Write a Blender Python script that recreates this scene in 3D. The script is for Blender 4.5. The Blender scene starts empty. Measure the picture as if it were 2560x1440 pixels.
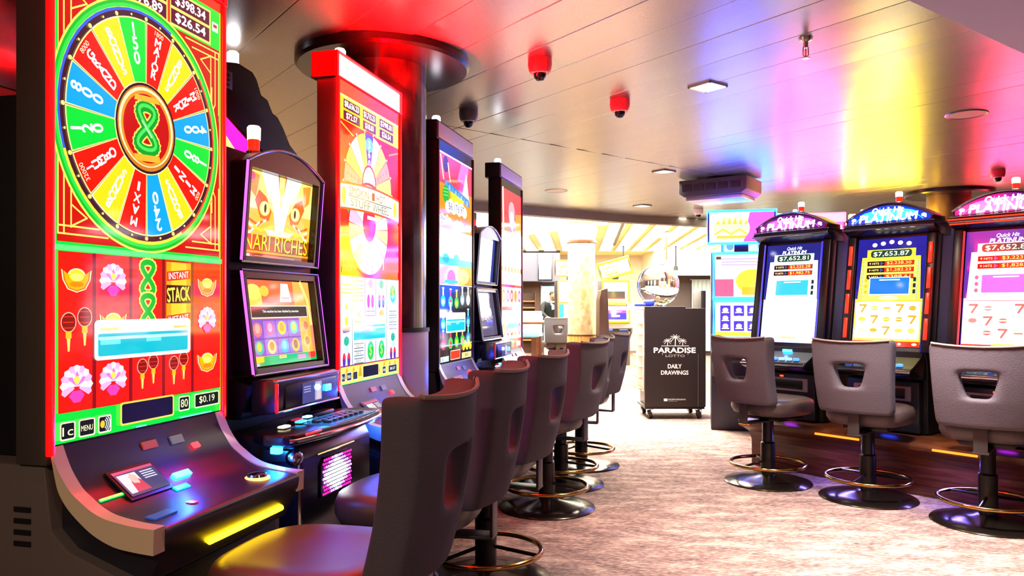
import bpy, bmesh, math, random
from mathutils import Vector, Matrix
from math import sin, cos, pi, radians, sqrt, atan2
random.seed(7)
SC = bpy.context.scene
COL = SC.collection

# ------------------------------------------------------------------ camera, world, light, exposure
cam_data = bpy.data.cameras.new('camera')
cam = bpy.data.objects.new('camera', cam_data)
COL.objects.link(cam)
cam.location = (0, 0, 1.25)
cam.rotation_euler = (pi / 2, 0, 0)
cam_data.sensor_width = 36
cam_data.lens = 1900 / 2560 * 36
cam_data.shift_y = 45 / 2560
cam_data.clip_start = 0.02
SC.camera = cam
world = bpy.data.worlds.new('world')
SC.world = world
world.use_nodes = True
world.node_tree.nodes['Background'].inputs[0].default_value = (0.9, 0.8, 0.75, 1)
world.node_tree.nodes['Background'].inputs[1].default_value = 0.15
vs = SC.view_settings
vs.view_transform = 'Standard'
vs.look = 'None'
vs.gamma = 1
vs.use_curve_mapping = False
vs.exposure = 0.35
SC.cycles.use_denoising = True
SC.cycles.max_bounces = 7
SC.cycles.sample_clamp_indirect = 6


def area(name, loc, size, power, col, rot=(0, 0, 0), parent=None, spread=180):
    l = bpy.data.lights.new(name, 'AREA')
    l.shape = 'RECTANGLE'
    l.size, l.size_y = size
    l.energy = power
    l.color = col
    l.spread = radians(spread)
    o = bpy.data.objects.new(name, l)
    COL.objects.link(o)
    o.location = loc
    o.rotation_euler = rot
    if parent:
        o.parent = parent
    return o


WARM = (1, .86, .68)


def led(loc, power, col, parent):
    l = bpy.data.lights.new('led', 'POINT')
    l.energy = power; l.color = col; l.shadow_soft_size = .012
    o = bpy.data.objects.new('led', l)
    COL.objects.link(o); o.location = loc; o.parent = parent
    return o


# ceiling light of the lit lounge beyond the beam, and the aisle below its edge
area('lounge_light', (1.9, 13.2, 2.6), (5.5, 3.2), 1000, (1, .94, .72))
area('lounge_light', (2.5, 17.6, 2.6), (6, 3.4), 800, (1, .94, .76))
area('unseen_aisle_light', (1.3, 8.9, 2.57), (1.6, 1.6), 580, (1, .93, .84), (0, 0, 0), None, 120)
area('unseen_aisle_light', (1.9, 3.65, 2.57), (.4, .4), 85, (1, .90, .86), (0, 0, 0), None, 84)  # added spot without a fixture, brightens the backs of the right stools
area('unseen_fill_light', (-1.3, -.9, 2.5), (.3, .3), 44, (1, .82, .62))  # added unseen lamp, brightens the side of the nearest machine
area('unseen_fill_light', (2.2, -1.2, 2.3), (.4, .4), 24, (.86, .9, 1))  # added unseen fill lamp for the side panels of the right bank

# ------------------------------------------------------------------ materials
_M = {}


def lin(c):
    return tuple((v / 12.92 if v <= .04045 else ((v + .055) / 1.055) ** 2.4) for v in c)


def hexc(h):
    h = h.lstrip('#')
    return lin(tuple(int(h[i:i + 2], 16) / 255 for i in (0, 2, 4)))


def mat(name, col, rough=.5, metal=0., spec=.5, bump=None, coat=0., trans=0., alpha=1., mottled=None):
    if name in _M:
        return _M[name]
    m = bpy.data.materials.new(name)
    m.use_nodes = True
    nt = m.node_tree
    b = nt.nodes['Principled BSDF']
    b.inputs['Base Color'].default_value = (*(hexc(col) if isinstance(col, str) else col), 1)
    b.inputs['Roughness'].default_value = rough
    b.inputs['Metallic'].default_value = metal
    b.inputs['Specular IOR Level'].default_value = spec
    b.inputs['Coat Weight'].default_value = coat
    b.inputs['Transmission Weight'].default_value = trans
    if mottled:
        c2, sc, det, stretch = mottled
        tc = nt.nodes.new('ShaderNodeTexCoord')
        mp = nt.nodes.new('ShaderNodeMapping')
        mp.inputs['Scale'].default_value = stretch
        nz = nt.nodes.new('ShaderNodeTexNoise')
        nz.inputs['Scale'].default_value = sc
        nz.inputs['Detail'].default_value = det
        rp = nt.nodes.new('ShaderNodeValToRGB')
        rp.color_ramp.elements[0].position = .35
        rp.color_ramp.elements[1].position = .65
        rp.color_ramp.elements[0].color = (*hexc(col), 1)
        rp.color_ramp.elements[1].color = (*hexc(c2), 1)
        nt.links.new(tc.outputs['Object'], mp.inputs[0])
        nt.links.new(mp.outputs[0], nz.inputs['Vector'])
        nt.links.new(nz.outputs['Fac'], rp.inputs[0])
        nt.links.new(rp.outputs[0], b.inputs['Base Color'])
    if bump:
        sc, st = bump
        tc = nt.nodes.new('ShaderNodeTexCoord')
        nz = nt.nodes.new('ShaderNodeTexNoise')
        nz.inputs['Scale'].default_value = sc
        nz.inputs['Detail'].default_value = 4
        bp = nt.nodes.new('ShaderNodeBump')
        bp.inputs['Strength'].default_value = st
        bp.inputs['Distance'].default_value = .01
        nt.links.new(tc.outputs['Object'], nz.inputs['Vector'])
        nt.links.new(nz.outputs['Fac'], bp.inputs['Height'])
        nt.links.new(bp.outputs[0], b.inputs['Normal'])
    _M[name] = m
    return m


def glow(col, gain=1.0, rough=.06, spec=.75):
    """a lit screen pixel, lamp or LED: glossy dark glass that gives off its own colour"""
    key = ('glow', col, gain, rough)
    if key in _M:
        return _M[key]
    m = bpy.data.materials.new('lit_%s_%d' % (col.strip('#'), int(gain * 100)))
    m.use_nodes = True
    b = m.node_tree.nodes['Principled BSDF']
    b.inputs['Base Color'].default_value = (.01, .01, .01, 1)
    b.inputs['Roughness'].default_value = rough
    b.inputs['Specular IOR Level'].default_value = spec
    b.inputs['Emission Color'].default_value = (*hexc(col), 1)
    b.inputs['Emission Strength'].default_value = gain
    _M[key] = m
    return m


BLACK = mat('black_gloss', '#100f13', .28, 0, .5)
BLACKM = mat('black_satin', '#141214', .45, 0, .4)
GREYBROWN = mat('grey_brown_panel', '#5a4f48', .5, 0, .35)
DARKCOL = mat('dark_column', '#4e463f', .35, .3, .4)
CHAMP = mat('champagne_metal', '#ecd6b0', .32, .25, .5)
CHROME = mat('chrome', '#c8c8d0', .14, 1, .5)
GUN = mat('gunmetal', '#4a4a55', .25, .85, .5)
BRASS = mat('brass', '#b08a4c', .16, 1, .5)
BRONZE = mat('bronze_black', '#3a322c', .2, .9, .5)
POLE = mat('pole_black', '#1a1718', .3, .6, .5)
FABRIC = mat('taupe_fabric', '#575056', .95, 0, .2, bump=(220, .35))
FABRIC2 = mat('dark_taupe_fabric', '#4b4550', .95, 0, .2, bump=(220, .35))
LEATHER = mat('brown_leather', '#4a3c3a', .42, 0, .5)
PIPING = mat('piping_fabric', '#8b7d72', .8, 0, .3)
BRACKET = mat('bracket_metal', '#3c3634', .45, .3, .4)
WOODD = mat('dark_wood', '#6a3a22', .35, 0, .5, mottled=('#48230f', 6, 5, (1, 1, 12)))
MARBLE = mat('dark_marble', '#4a3330', .18, 0, .6, mottled=('#241a1c', 7, 8, (1, 1, .5)))
MARBLEL = mat('light_marble', '#d8c9a8', .25, 0, .5, mottled=('#b99c6c', 16, 8, (1, 1, .6)))
SLEEVE = mat('lilac_grey_sleeve', '#a394ad', .4, .3, .4)
WOODL = mat('pale_wood', '#d8a95c', .4, 0, .4, mottled=('#b98340', 5, 5, (6, 6, .6)))
BLUEGREY = mat('blue_grey_panel', '#a4b8e0', .35, 0, .5)
WHITEP = mat('white_paint', '#e8e2e4', .6)
LILACP = mat('lilac_panel', '#e4e0fa', .35, 0, .5)
GREYPL = mat('grey_plastic', '#8d8a92', .45)
REDPL = mat('red_plastic', '#d02818', .35)
WHITEPL = mat('white_plastic', '#e6e6ea', .4)


class MB:
    """collects shapes into one mesh; the current material goes on every new face"""

    def __init__(s):
        s.bm = bmesh.new()
        s.mats = []
        s.mi = 0

    def use(s, m):
        if m not in s.mats:
            s.mats.append(m)
        s.mi = s.mats.index(m)
        return s

    def _f(s, vs_):
        try:
            f = s.bm.faces.new(vs_)
            f.material_index = s.mi
            return f
        except ValueError:
            return None

    def poly(s, pts):
        return s._f([s.bm.verts.new(p) for p in pts])

    def box(s, x0, x1, y0, y1, z0, z1, bev=0, seg=2, mtx=None):
        x0, x1 = sorted((x0, x1)); y0, y1 = sorted((y0, y1)); z0, z1 = sorted((z0, z1))
        v = [s.bm.verts.new((x, y, z)) for x in (x0, x1) for y in (y0, y1) for z in (z0, z1)]
        fs = [s._f([v[i] for i in q]) for q in ((0, 1, 3, 2), (4, 6, 7, 5), (0, 4, 5, 1), (2, 3, 7, 6), (0, 2, 6, 4), (1, 5, 7, 3))]
        s._fin(v, fs, bev, seg, mtx)
        return s

    def _fin(s, v, fs, bev, seg, mtx):
        if mtx is not None:
            bmesh.ops.transform(s.bm, matrix=mtx, verts=v)
        if bev:
            es = list({e for f in fs for e in f.edges})
            r = bmesh.ops.bevel(s.bm, geom=es, offset=bev, segments=seg, affect='EDGES', profile=.5)
            for f in r['faces']:
                f.material_index = s.mi

    def prism(s, pts, axis, a0, a1, bev=0, seg=2, mtx=None):
        """closed outline (2-D) extruded along an axis; outline is (y,z) for X, (x,z) for Y, (x,y) for Z"""
        def P(p, a):
            return {'X': (a, p[0], p[1]), 'Y': (p[0], a, p[1]), 'Z': (p[0], p[1], a)}[axis]
        A = [s.bm.verts.new(P(p, a0)) for p in pts]
        B = [s.bm.verts.new(P(p, a1)) for p in pts]
        n = len(pts)
        fs = [s._f(A), s._f(B[::-1])]
        for i in range(n):
            j = (i + 1) % n
            fs.append(s._f([A[j], A[i], B[i], B[j]]))
        fs = [f for f in fs if f]
        bmesh.ops.recalc_face_normals(s.bm, faces=fs)
        s._fin(A + B, fs, bev, seg, mtx)
        return s

    def tube(s, pts, r, seg=10, closed=False, caps=True):
        pts = [Vector(p) for p in pts]
        n = len(pts)
        rr = r if isinstance(r, (list, tuple)) else [r] * n
        rings = []
        up = None
        for i, p in enumerate(pts):
            if closed:
                t = pts[(i + 1) % n] - pts[i - 1]
            else:
                t = pts[min(i + 1, n - 1)] - pts[max(i - 1, 0)]
            t.normalize()
            if up is None:
                up = Vector((0, 0, 1)) if abs(t.z) < .9 else Vector((1, 0, 0))
            a = t.cross(up)
            if a.length < 1e-5:
                a = t.cross(Vector((0, 1, 0)))
            a.normalize()
            b = a.cross(t).normalized()
            up = b
            rings.append([s.bm.verts.new(p + (a * cos(2 * pi * k / seg) + b * sin(2 * pi * k / seg)) * rr[i]) for k in range(seg)])
        m = n if closed else n - 1
        for i in range(m):
            A, B = rings[i], rings[(i + 1) % n]
            for k in range(seg):
                s._f([A[k], A[(k + 1) % seg], B[(k + 1) % seg], B[k]])
        if caps and not closed:
            s._f(rings[0][::-1]); s._f(rings[-1])
        return s

    def lathe(s, prof, c=(0, 0, 0), seg=32, mtx=None):
        rings = []
        allv = []
        for r, z in prof:
            if r < 1e-6:
                rings.append([s.bm.verts.new((c[0], c[1], c[2] + z))])
            else:
                rings.append([s.bm.verts.new((c[0] + r * cos(2 * pi * k / seg), c[1] + r * sin(2 * pi * k / seg), c[2] + z)) for k in range(seg)])
            allv += rings[-1]
        for A, B in zip(rings, rings[1:]):
            for k in range(seg):
                j = (k + 1) % seg
                if len(A) == 1 and len(B) == 1:
                    continue
                if len(A) == 1:
                    s._f([A[0], B[j], B[k]])
                elif len(B) == 1:
                    s._f([A[k], A[j], B[0]])
                else:
                    s._f([A[k], A[j], B[j], B[k]])
        if mtx is not None:
            bmesh.ops.transform(s.bm, matrix=mtx, verts=allv)
        return s

    def sphere(s, c, r, seg=16, scale=(1, 1, 1)):
        n = max(6, seg // 2)
        m = Matrix.Translation(c) @ Matrix.Diagonal((*scale, 1))
        return s.lathe([(r * sin(pi * i / n), -r * cos(pi * i / n)) for i in range(n + 1)], seg=seg, mtx=m)

    def build(s, name, parent=None, smooth=35, recalc=True):
        if recalc:
            bmesh.ops.recalc_face_normals(s.bm, faces=s.bm.faces[:])
        me = bpy.data.meshes.new(name)
        s.bm.to_mesh(me)
        s.bm.free()
        for m in s.mats:
            me.materials.append(m)
        if smooth:
            for p in me.polygons:
                p.use_smooth = True
            me.set_sharp_from_angle(angle=radians(smooth))
        o = bpy.data.objects.new(name, me)
        COL.objects.link(o)
        if parent:
            o.parent = parent
        return o


def tag(o, label=None, cat=None, group=None, kind=None):
    if label: o['label'] = label
    if cat: o['category'] = cat
    if group: o['group'] = group
    if kind: o['kind'] = kind
    return o


def thing(name, label, cat, loc=(0, 0, 0), rotz=0, group=None):
    o = bpy.data.objects.new(name, None)
    o.empty_display_size = .1
    COL.objects.link(o)
    o.location = loc
    o.rotation_euler = (0, 0, rotz)
    return tag(o, label, cat, group)


def dup(root, loc, rotz, label):
    r = root.copy(); COL.objects.link(r)
    r.location = loc; r.rotation_euler = (0, 0, rotz)
    r['label'] = label
    for ch in list(root.children):
        c = ch.copy(); COL.objects.link(c); c.parent = r
        for g in list(ch.children):
            d = g.copy(); COL.objects.link(d); d.parent = c
    return r


def structure(o, label=None):
    o['kind'] = 'structure'
    if label: o['label'] = label
    return o


# ------------------------------------------------------------------ flat artwork for screens and printed panels
_TX = {}


def text_mesh(txt):
    """triangulated outline of a word: (verts2d, faces, width, height)"""
    if txt in _TX:
        return _TX[txt]
    cu = bpy.data.curves.new('t', 'FONT')
    cu.body = txt
    cu.resolution_u = 3
    cu.fill_mode = 'FRONT'
    ob = bpy.data.objects.new('t', cu)
    COL.objects.link(ob)
    dg = bpy.context.evaluated_depsgraph_get()
    me = bpy.data.meshes.new_from_object(ob.evaluated_get(dg))
    vsx = [(v.co.x, v.co.y) for v in me.vertices]
    fs = [tuple(p.vertices) for p in me.polygons]
    bpy.data.objects.remove(ob); bpy.data.curves.remove(cu); bpy.data.meshes.remove(me)
    x0 = min(v[0] for v in vsx); x1 = max(v[0] for v in vsx)
    y0 = min(v[1] for v in vsx); y1 = max(v[1] for v in vsx)
    vsx = [(x - (x0 + x1) / 2, y - (y0 + y1) / 2) for x, y in vsx]
    _TX[txt] = (vsx, fs, x1 - x0, y1 - y0)
    return _TX[txt]


class Art:
    """coloured shapes on a plane: x to the viewer's right, z up, facing local -Y"""

    def __init__(s, mb=None, gain=1., y=0., paint=False, warp=None):
        s.mb = mb or MB()
        s.gain = gain
        s.y = y
        s.paint = paint
        s.lay = 0
        s.warp = warp

    def P(s, x, z):
        y = s.y - .0003 - s.lay * .000015
        if s.warp:
            return s.warp(x, y, z)
        return (x, y, z)

    def c(s, col, g=1.):
        s.mb.use(mat('paint_' + col, col, .5) if s.paint else glow(col, round(s.gain * g, 3)))
        return s

    def poly(s, pts, col, g=1.):
        s.lay += 1; s.c(col, g)
        f = s.mb.poly([s.P(*p) for p in pts])
        return s

    def rect(s, x0, z0, x1, z1, col, g=1.):
        if s.warp:
            s.lay += 1; s.c(col, g)
            n = max(1, int(abs(z1 - z0) / .06))
            for i in range(n):
                a = z0 + (z1 - z0) * i / n; b = z0 + (z1 - z0) * (i + 1) / n
                s.mb.poly([s.P(x0, a), s.P(x1, a), s.P(x1, b), s.P(x0, b)])
            return s
        return s.poly([(x0, z0), (x1, z0), (x1, z1), (x0, z1)], col, g)

    def rrect(s, x0, z0, x1, z1, r, col, g=1.):
        pts = []
        for cx, cz, a in ((x1 - r, z0 + r, -90), (x1 - r, z1 - r, 0), (x0 + r, z1 - r, 90), (x0 + r, z0 + r, 180)):
            for k in range(5):
                t = radians(a + 22.5 * k)
                pts.append((cx + r * cos(t), cz + r * sin(t)))
        return s.poly(pts, col, g)

    def ell(s, cx, cz, rx, rz, col, n=32, g=1., a0=0., a1=360.):
        full = abs(a1 - a0) >= 360
        pts = [(cx + rx * cos(radians(a0 + (a1 - a0) * k / n)), cz + rz * sin(radians(a0 + (a1 - a0) * k / n))) for k in range(n if full else n + 1)]
        return s.poly(pts, col, g)

    def sector(s, cx, cz, r0, r1, a0, a1, col, n=5, g=1., sx=1.):
        s.lay += 1; s.c(col, g)
        for k in range(n):
            t0 = radians(a0 + (a1 - a0) * k / n); t1 = radians(a0 + (a1 - a0) * (k + 1) / n)
            q = [(cx + sx * r * cos(t), cz + r * sin(t)) for r, t in ((r0, t0), (r1, t0), (r1, t1), (r0, t1))]
            s.mb.poly([s.P(*p) for p in q])
        return s

    def line(s, pts, w, col, g=1.):
        s.lay += 1; s.c(col, g)
        for (ax, az), (bx, bz) in zip(pts, pts[1:]):
            L = sqrt((bx - ax) ** 2 + (bz - az) ** 2) or 1
            nx, nz = -(bz - az) / L * w / 2, (bx - ax) / L * w / 2
            ex, ez = (bx - ax) / L * w * .4, (bz - az) / L * w * .4
            s.mb.poly([s.P(ax - ex + nx, az - ez + nz), s.P(ax - ex - nx, az - ez - nz), s.P(bx + ex - nx, bz + ez - nz), s.P(bx + ex + nx, bz + ez + nz)])
        return s

    def frame(s, x0, z0, x1, z1, w, col, g=1.):
        return s.line([(x0, z0), (x1, z0), (x1, z1), (x0, z1), (x0, z0)], w, col, g)

    def text(s, t, cx, cz, h, col, g=1., w=None, rot=0., bold=0., shear=0.):
        V, F, tw, th = text_mesh(t)
        k = h / th
        kx = (w / tw) if w else k
        s.lay += 1; s.c(col, g)
        ca, sa = cos(radians(rot)), sin(radians(rot))
        offs = [(0, 0)] if not bold else [(-bold, 0), (bold, 0), (0, bold), (0, -bold)]
        for dx, dz in offs:
            vv = []
            for x, y in V:
                X, Z = x * kx + shear * y * k + dx, y * k + dz
                p = s.P(cx + X * ca - Z * sa, cz + X * sa + Z * ca)
                vv.append(s.mb.bm.verts.new(p))
            for f in F:
                s.mb._f([vv[i] for i in f])
            s.y -= .000004
        return s

    def build(s, name, parent=None):
        bm = s.mb.bm
        for f in bm.faces:
            f.normal_update()
            if f.normal.y > 0:
                f.normal_flip()
        return s.mb.build(name, parent, smooth=0, recalc=False)


# ------------------------------------------------------------------ the room
FZ, CZ = 0., 2.6
PLANK = Vector((-.596, .803, 0)).normalized()
ACROSS = Vector((.803, .596, 0)).normalized()
B0, B1, B2 = Vector((-4.3, 7.44, 0)), Vector((1.66, 11.25, 0)), Vector((9.2, 14.45, 0))   # beam at the edge of the plank ceiling

# carpet
m = bpy.data.materials.new('carpet')
m.use_nodes = True
nt = m.node_tree
b = nt.nodes['Principled BSDF']
b.inputs['Roughness'].default_value = .95
b.inputs['Specular IOR Level'].default_value = .15
tc = nt.nodes.new('ShaderNodeTexCoord')


def noise_ramp(scale, rot, stretch, stops, detail=6):
    mp = nt.nodes.new('ShaderNodeMapping')
    mp.inputs['Rotation'].default_value = (0, 0, rot)
    mp.inputs['Scale'].default_value = stretch
    nz = nt.nodes.new('ShaderNodeTexNoise')
    nz.inputs['Scale'].default_value = scale
    nz.inputs['Detail'].default_value = detail
    nz.inputs['Roughness'].default_value = .65
    rp = nt.nodes.new('ShaderNodeValToRGB')
    cr = rp.color_ramp
    while len(cr.elements) < len(stops):
        cr.elements.new(.5)
    for e, (p, c) in zip(cr.elements, stops):
        e.position = p; e.color = (*hexc(c), 1)
    nt.links.new(tc.outputs['Object'], mp.inputs[0])
    nt.links.new(mp.outputs[0], nz.inputs['Vector'])
    nt.links.new(nz.outputs['Fac'], rp.inputs[0])
    return rp


r1 = noise_ramp(4.2, .35, (1, 2.6, 1), [(.36, '#3a2620'), (.46, '#6c4f43'), (.53, '#7d6157'), (.64, '#b49784')])
r2 = noise_ramp(26, .35, (1, 3.5, 1), [(.36, '#433439'), (.5, '#70625e'), (.64, '#b8a193')], 4)
mx = nt.nodes.new('ShaderNodeMix')
mx.data_type = 'RGBA'
mx.blend_type = 'MIX'
mx.inputs[0].default_value = .5
nt.links.new(r1.outputs[0], mx.inputs[6])
nt.links.new(r2.outputs[0], mx.inputs[7])
nt.links.new(mx.outputs[2], b.inputs['Base Color'])
CARPET = m
f = MB().use(CARPET)
f.box(-4.3, 9.2, -3.2, 21.2, -.08, 0)
structure(f.build('floor', smooth=0))

# brushed metal plank ceiling
PLM = mat('brushed_planks', '#a19c95', .26, .82, .5)
nt = PLM.node_tree
b = nt.nodes['Principled BSDF']
tc = nt.nodes.new('ShaderNodeTexCoord')
nz = nt.nodes.new('ShaderNodeTexNoise')
nz.inputs['Scale'].default_value = 180
mr = nt.nodes.new('ShaderNodeMapRange')
mr.inputs['To Min'].default_value = .24
mr.inputs['To Max'].default_value = .34
nt.links.new(tc.outputs['Object'], nz.inputs['Vector'])
nt.links.new(nz.outputs['Fac'], mr.inputs['Value'])
nt.links.new(mr.outputs[0], b.inputs['Roughness'])
c = MB().use(PLM)
W = .31
for i in range(-20, 36):
    a = i * W
    tilt = random.uniform(-.0024, .0024) - .0012
    prof = [(0, .010), (.003, .0015), (.008, 0), (W / 2, -.0006), (W - .008, 0), (W - .003, .0015), (W, .010)]
    P = []
    for q, h in prof:
        z = CZ + h + tilt * (q - W / 2) / (W / 2)
        P.append((ACROSS * (a + q), z))
    A = [c.bm.verts.new(Vector((v.x, v.y, z)) - PLANK * 9) for v, z in P]
    Bv = [c.bm.verts.new(Vector((v.x, v.y, z)) + PLANK * 17) for v, z in P]
    for k in range(len(P) - 1):
        c._f([A[k], A[k + 1], Bv[k + 1], Bv[k]])


def cut(bm, co, no):
    bmesh.ops.bisect_plane(bm, geom=bm.verts[:] + bm.edges[:] + bm.faces[:], plane_co=co, plane_no=no, clear_outer=True)


d1 = (B1 - B0).normalized(); d2 = (B2 - B1).normalized()
cut(c.bm, B1, Vector((-d1.y, d1.x, 0)))
cut(c.bm, B1, Vector((-d2.y, d2.x, 0)))
cut(c.bm, Vector((9.2, 0, 0)), Vector((1, 0, 0)))
cut(c.bm, Vector((-4.3, 0, 0)), Vector((-1, 0, 0)))
cut(c.bm, Vector((0, -3.2, 0)), Vector((0, -1, 0)))
structure(c.build('ceiling', smooth=0))
# seam across the planks
sm_ = MB().use(mat('seam', '#4a4440', .5)).tube([(-.9, 5.35, CZ), (2.7, 8.3, CZ)], .0025, 6)
structure(sm_.build('trim_1'))

# dark beam at the ceiling edge
bmx = MB().use(mat('beam_grey', '#6a625c', .5))
for p, q in ((B0, B1), (B1, B2)):
    d = (q - p).normalized(); nn = Vector((-d.y, d.x, 0)) * .16
    o = [p, q, q + nn, p + nn]
    bmx.prism([(v.x, v.y) for v in o], 'Z', 2.49, 2.66)
structure(bmx.build('trim_2', smooth=0))
# lounge ceiling: pale panels, with long light troughs let into it
lc = MB().use(mat('lounge_ceiling', '#fff0a0', .6))
lc.prism([(B0.x, B0.y), (B1.x, B1.y), (B2.x, B2.y), (9.2, 21.2), (-4.3, 21.2)], 'Z', 2.66, 2.7)
structure(lc.build('ceiling_lounge', smooth=0))
dirx = .085
TROUGH = glow('#fff6cf', 5., .5)
protoT = None
for i in range(27):
    x = -2.6 + i * .4
    y0 = 13.2 + (1.7 - x) * 1.45 if x < 1.7 else 12.95
    if protoT is None:
        o = MB().use(TROUGH).box(-.14, .14, 0, 1., -.03, -.0)
        o.use(mat('trough_rim', '#f2e6b8', .5)).box(-.155, -.14, 0, 1., -.035, 0).box(.14, .155, 0, 1., -.035, 0)
        protoT = o.build('light_trough', smooth=0)
        t = protoT
    else:
        t = protoT.copy(); COL.objects.link(t)
    t.location = (x, y0, 2.66)
    t.scale = (1, max(1.2, 19.1 - y0), 1)
    t.rotation_euler = (0, 0, -dirx)
    tag(t, 'long glowing trough among parallel ones in the bright lounge ceiling', 'ceiling light', 'light troughs of the lounge ceiling')
lp_ = MB().use(glow('#fffbe8', 3.2, .5)).prism([(-3.4, 8.7), (1.50, 11.55), (1.62, 12.9), (-.2, 15.5), (-3.9, 17.5)], 'Z', 2.63, 2.66).build('glowing_ceiling', smooth=0)  # bright plain ceiling, its brightness put in as emission
tag(lp_, 'large flat stretch of lounge ceiling beyond the grey beam, its brightness painted in as glow', 'ceiling light')

structure(MB().use(mat('ceiling_rib', '#6e5b2c', .5)).box(-.03, .03, 0, 5.5, -.06, 0).build('trim_3', smooth=0))
o = bpy.data.objects['trim_3']; o.location = (1.72, 11.45, 2.655); o.rotation_euler = (0, 0, -.1)

# walls
TAN = mat('tan_wall', '#a8845c', .7)
DARKW = mat('dark_wall', '#5b4a46', .5)
for nm, bx, mm in (('wall_left', (-4.42, -4.3, -3.2, 21.2), TAN), ('wall_right', (9.2, 9.32, -3.2, 21.2), DARKW),
                   ('wall_back', (-4.42, 9.32, 21.2, 21.32), mat('cream_wall', '#efe2c8', .7)), ('wall_front', (-4.42, 9.32, -3.32, -3.2), TAN)):
    structure(MB().use(mm).box(*bx, 0, 2.75).build(nm, smooth=0))

# white dropped soffit, upper right
sf = MB().use(mat('soffit_paint', '#b7acc2', .6))
e0 = Vector((1.42, 2.73, 0)); dS = Vector((.812, .584, 0)).normalized(); nS = Vector((dS.y, -dS.x, 0))
q = [e0 - dS * 3.2, e0 + dS * 5, e0 + dS * 5 + nS * 3.2, e0 - dS * 3.2 + nS * 3.2]
sf.prism([(v.x, v.y) for v in q], 'Z', 2.35, 2.64)
structure(sf.build('ceiling_soffit', smooth=0))

# ------------------------------------------------------------------ round pillars with ceiling collars


def pillar(name, label, x, y, upper, lower, zs, lowmat_r=.012, collar=True, r=.235, top=2.6, ringm=BLACKM):
    t = thing(name, label, 'pillar', (x, y, 0))
    MB().use(upper).lathe([(0, zs), (r, zs), (r, top), (0, top)], seg=48).build('shaft', t)
    MB().use(lower).lathe([(0, 0), (r + lowmat_r, 0), (r + lowmat_r, zs), (0, zs)], seg=48).build('sleeve', t)
    if collar:
        MB().use(mat('collar_dark', '#2a2326', .25, .6)).lathe([(r, top - .05), (.46, top - .05), (.475, top - .035), (.475, top - .002), (r, top - .002)], seg=56).build('ceiling_collar', t)
    else:
        MB().use(WOODD).lathe([(r, 2.29), (r + .03, 2.29), (r + .03, 2.33), (r, 2.33)], seg=40).build('ceiling_collar', t)
    MB().use(ringm).lathe([(r, zs - .01), (r + lowmat_r + .006, zs - .01), (r + lowmat_r + .006, zs + .012), (r, zs + .012)], seg=48).build('joint_ring', t)
    return t


pillar('pillar', 'dark marble pillar with lilac grey sleeve between the tall screens', -.71, 4.2, MARBLE, SLEEVE, 1.12)
pillar('pillar', 'brown marble pillar behind the slot machines on the right', 5.17, 9.0, mat('brown_marble', '#6d5648', .3, 0, .5, mottled=('#3c2e28', 6, 8, (1, 1, .6))), SLEEVE, 1.1)
pillar('pillar', 'pale marble pillar with yellow wooden lower half in the bright lounge', 1.15, 12.6, MARBLEL, WOODL, .77, collar=False, top=2.66, r=.225, ringm=WOODD)

# ------------------------------------------------------------------ left row: slot machines side by side
LROT = radians(75.42)


def lpos(d, back=0.):
    return (.26 * d - 1.6 - .9678 * back, d + .2518 * back, 0)


PROF = [(0, .905), (.012, .875), (.03, .84), (.06, .80), (.09, .777), (.12, .757), (.155, .742), (.20, .733), (.25, .728), (.29, .724), (.302, .715), (.30, .69), (.288, .66), (.25, .59)]


def spline(pts, n=4):
    out = []
    for i in range(len(pts) - 1):
        p0, p1, p2, p3 = pts[max(i - 1, 0)], pts[i], pts[i + 1], pts[min(i + 2, len(pts) - 1)]
        for k in range(n):
            t = k / n
            out.append(tuple(.5 * (2 * p1[q] + (p2[q] - p0[q]) * t + (2 * p0[q] - 5 * p1[q] + 4 * p2[q] - p3[q]) * t * t + (3 * p1[q] - p0[q] - 3 * p2[q] + p3[q]) * t ** 3) for q in (0, 1)))
    return out + [pts[-1]]


def slope(mb, x0, x1, a, b, th=.004, lift=0.):
    """thin slab lying on the sloping console between profile points a and b (protrusion, height)"""
    d = Vector((b[0] - a[0], b[1] - a[1])); d.normalize()
    n = Vector((-d.y, d.x))
    if n.y < 0: n = -n
    a = Vector(a) + n * lift; b = Vector(b) + n * lift
    o = [a, b, b + n * th, a + n * th]
    mb.prism([(-v.x, v.y) for v in o], 'X', x0, x1)
    return mb


def slope_warp(x0, x1, a, b, lift=.006):
    d = Vector((b[0] - a[0], b[1] - a[1])); d.normalize()
    n = Vector((-d.y, d.x))
    if n.y < 0: n = -n

    def w(x, y, z):          # x, z in 0..1; y negative lifts
        q = Vector(b).lerp(Vector(a), z) + n * (lift - y)
        return (x0 + (x1 - x0) * x, -q.x, q.y)
    return w


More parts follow.
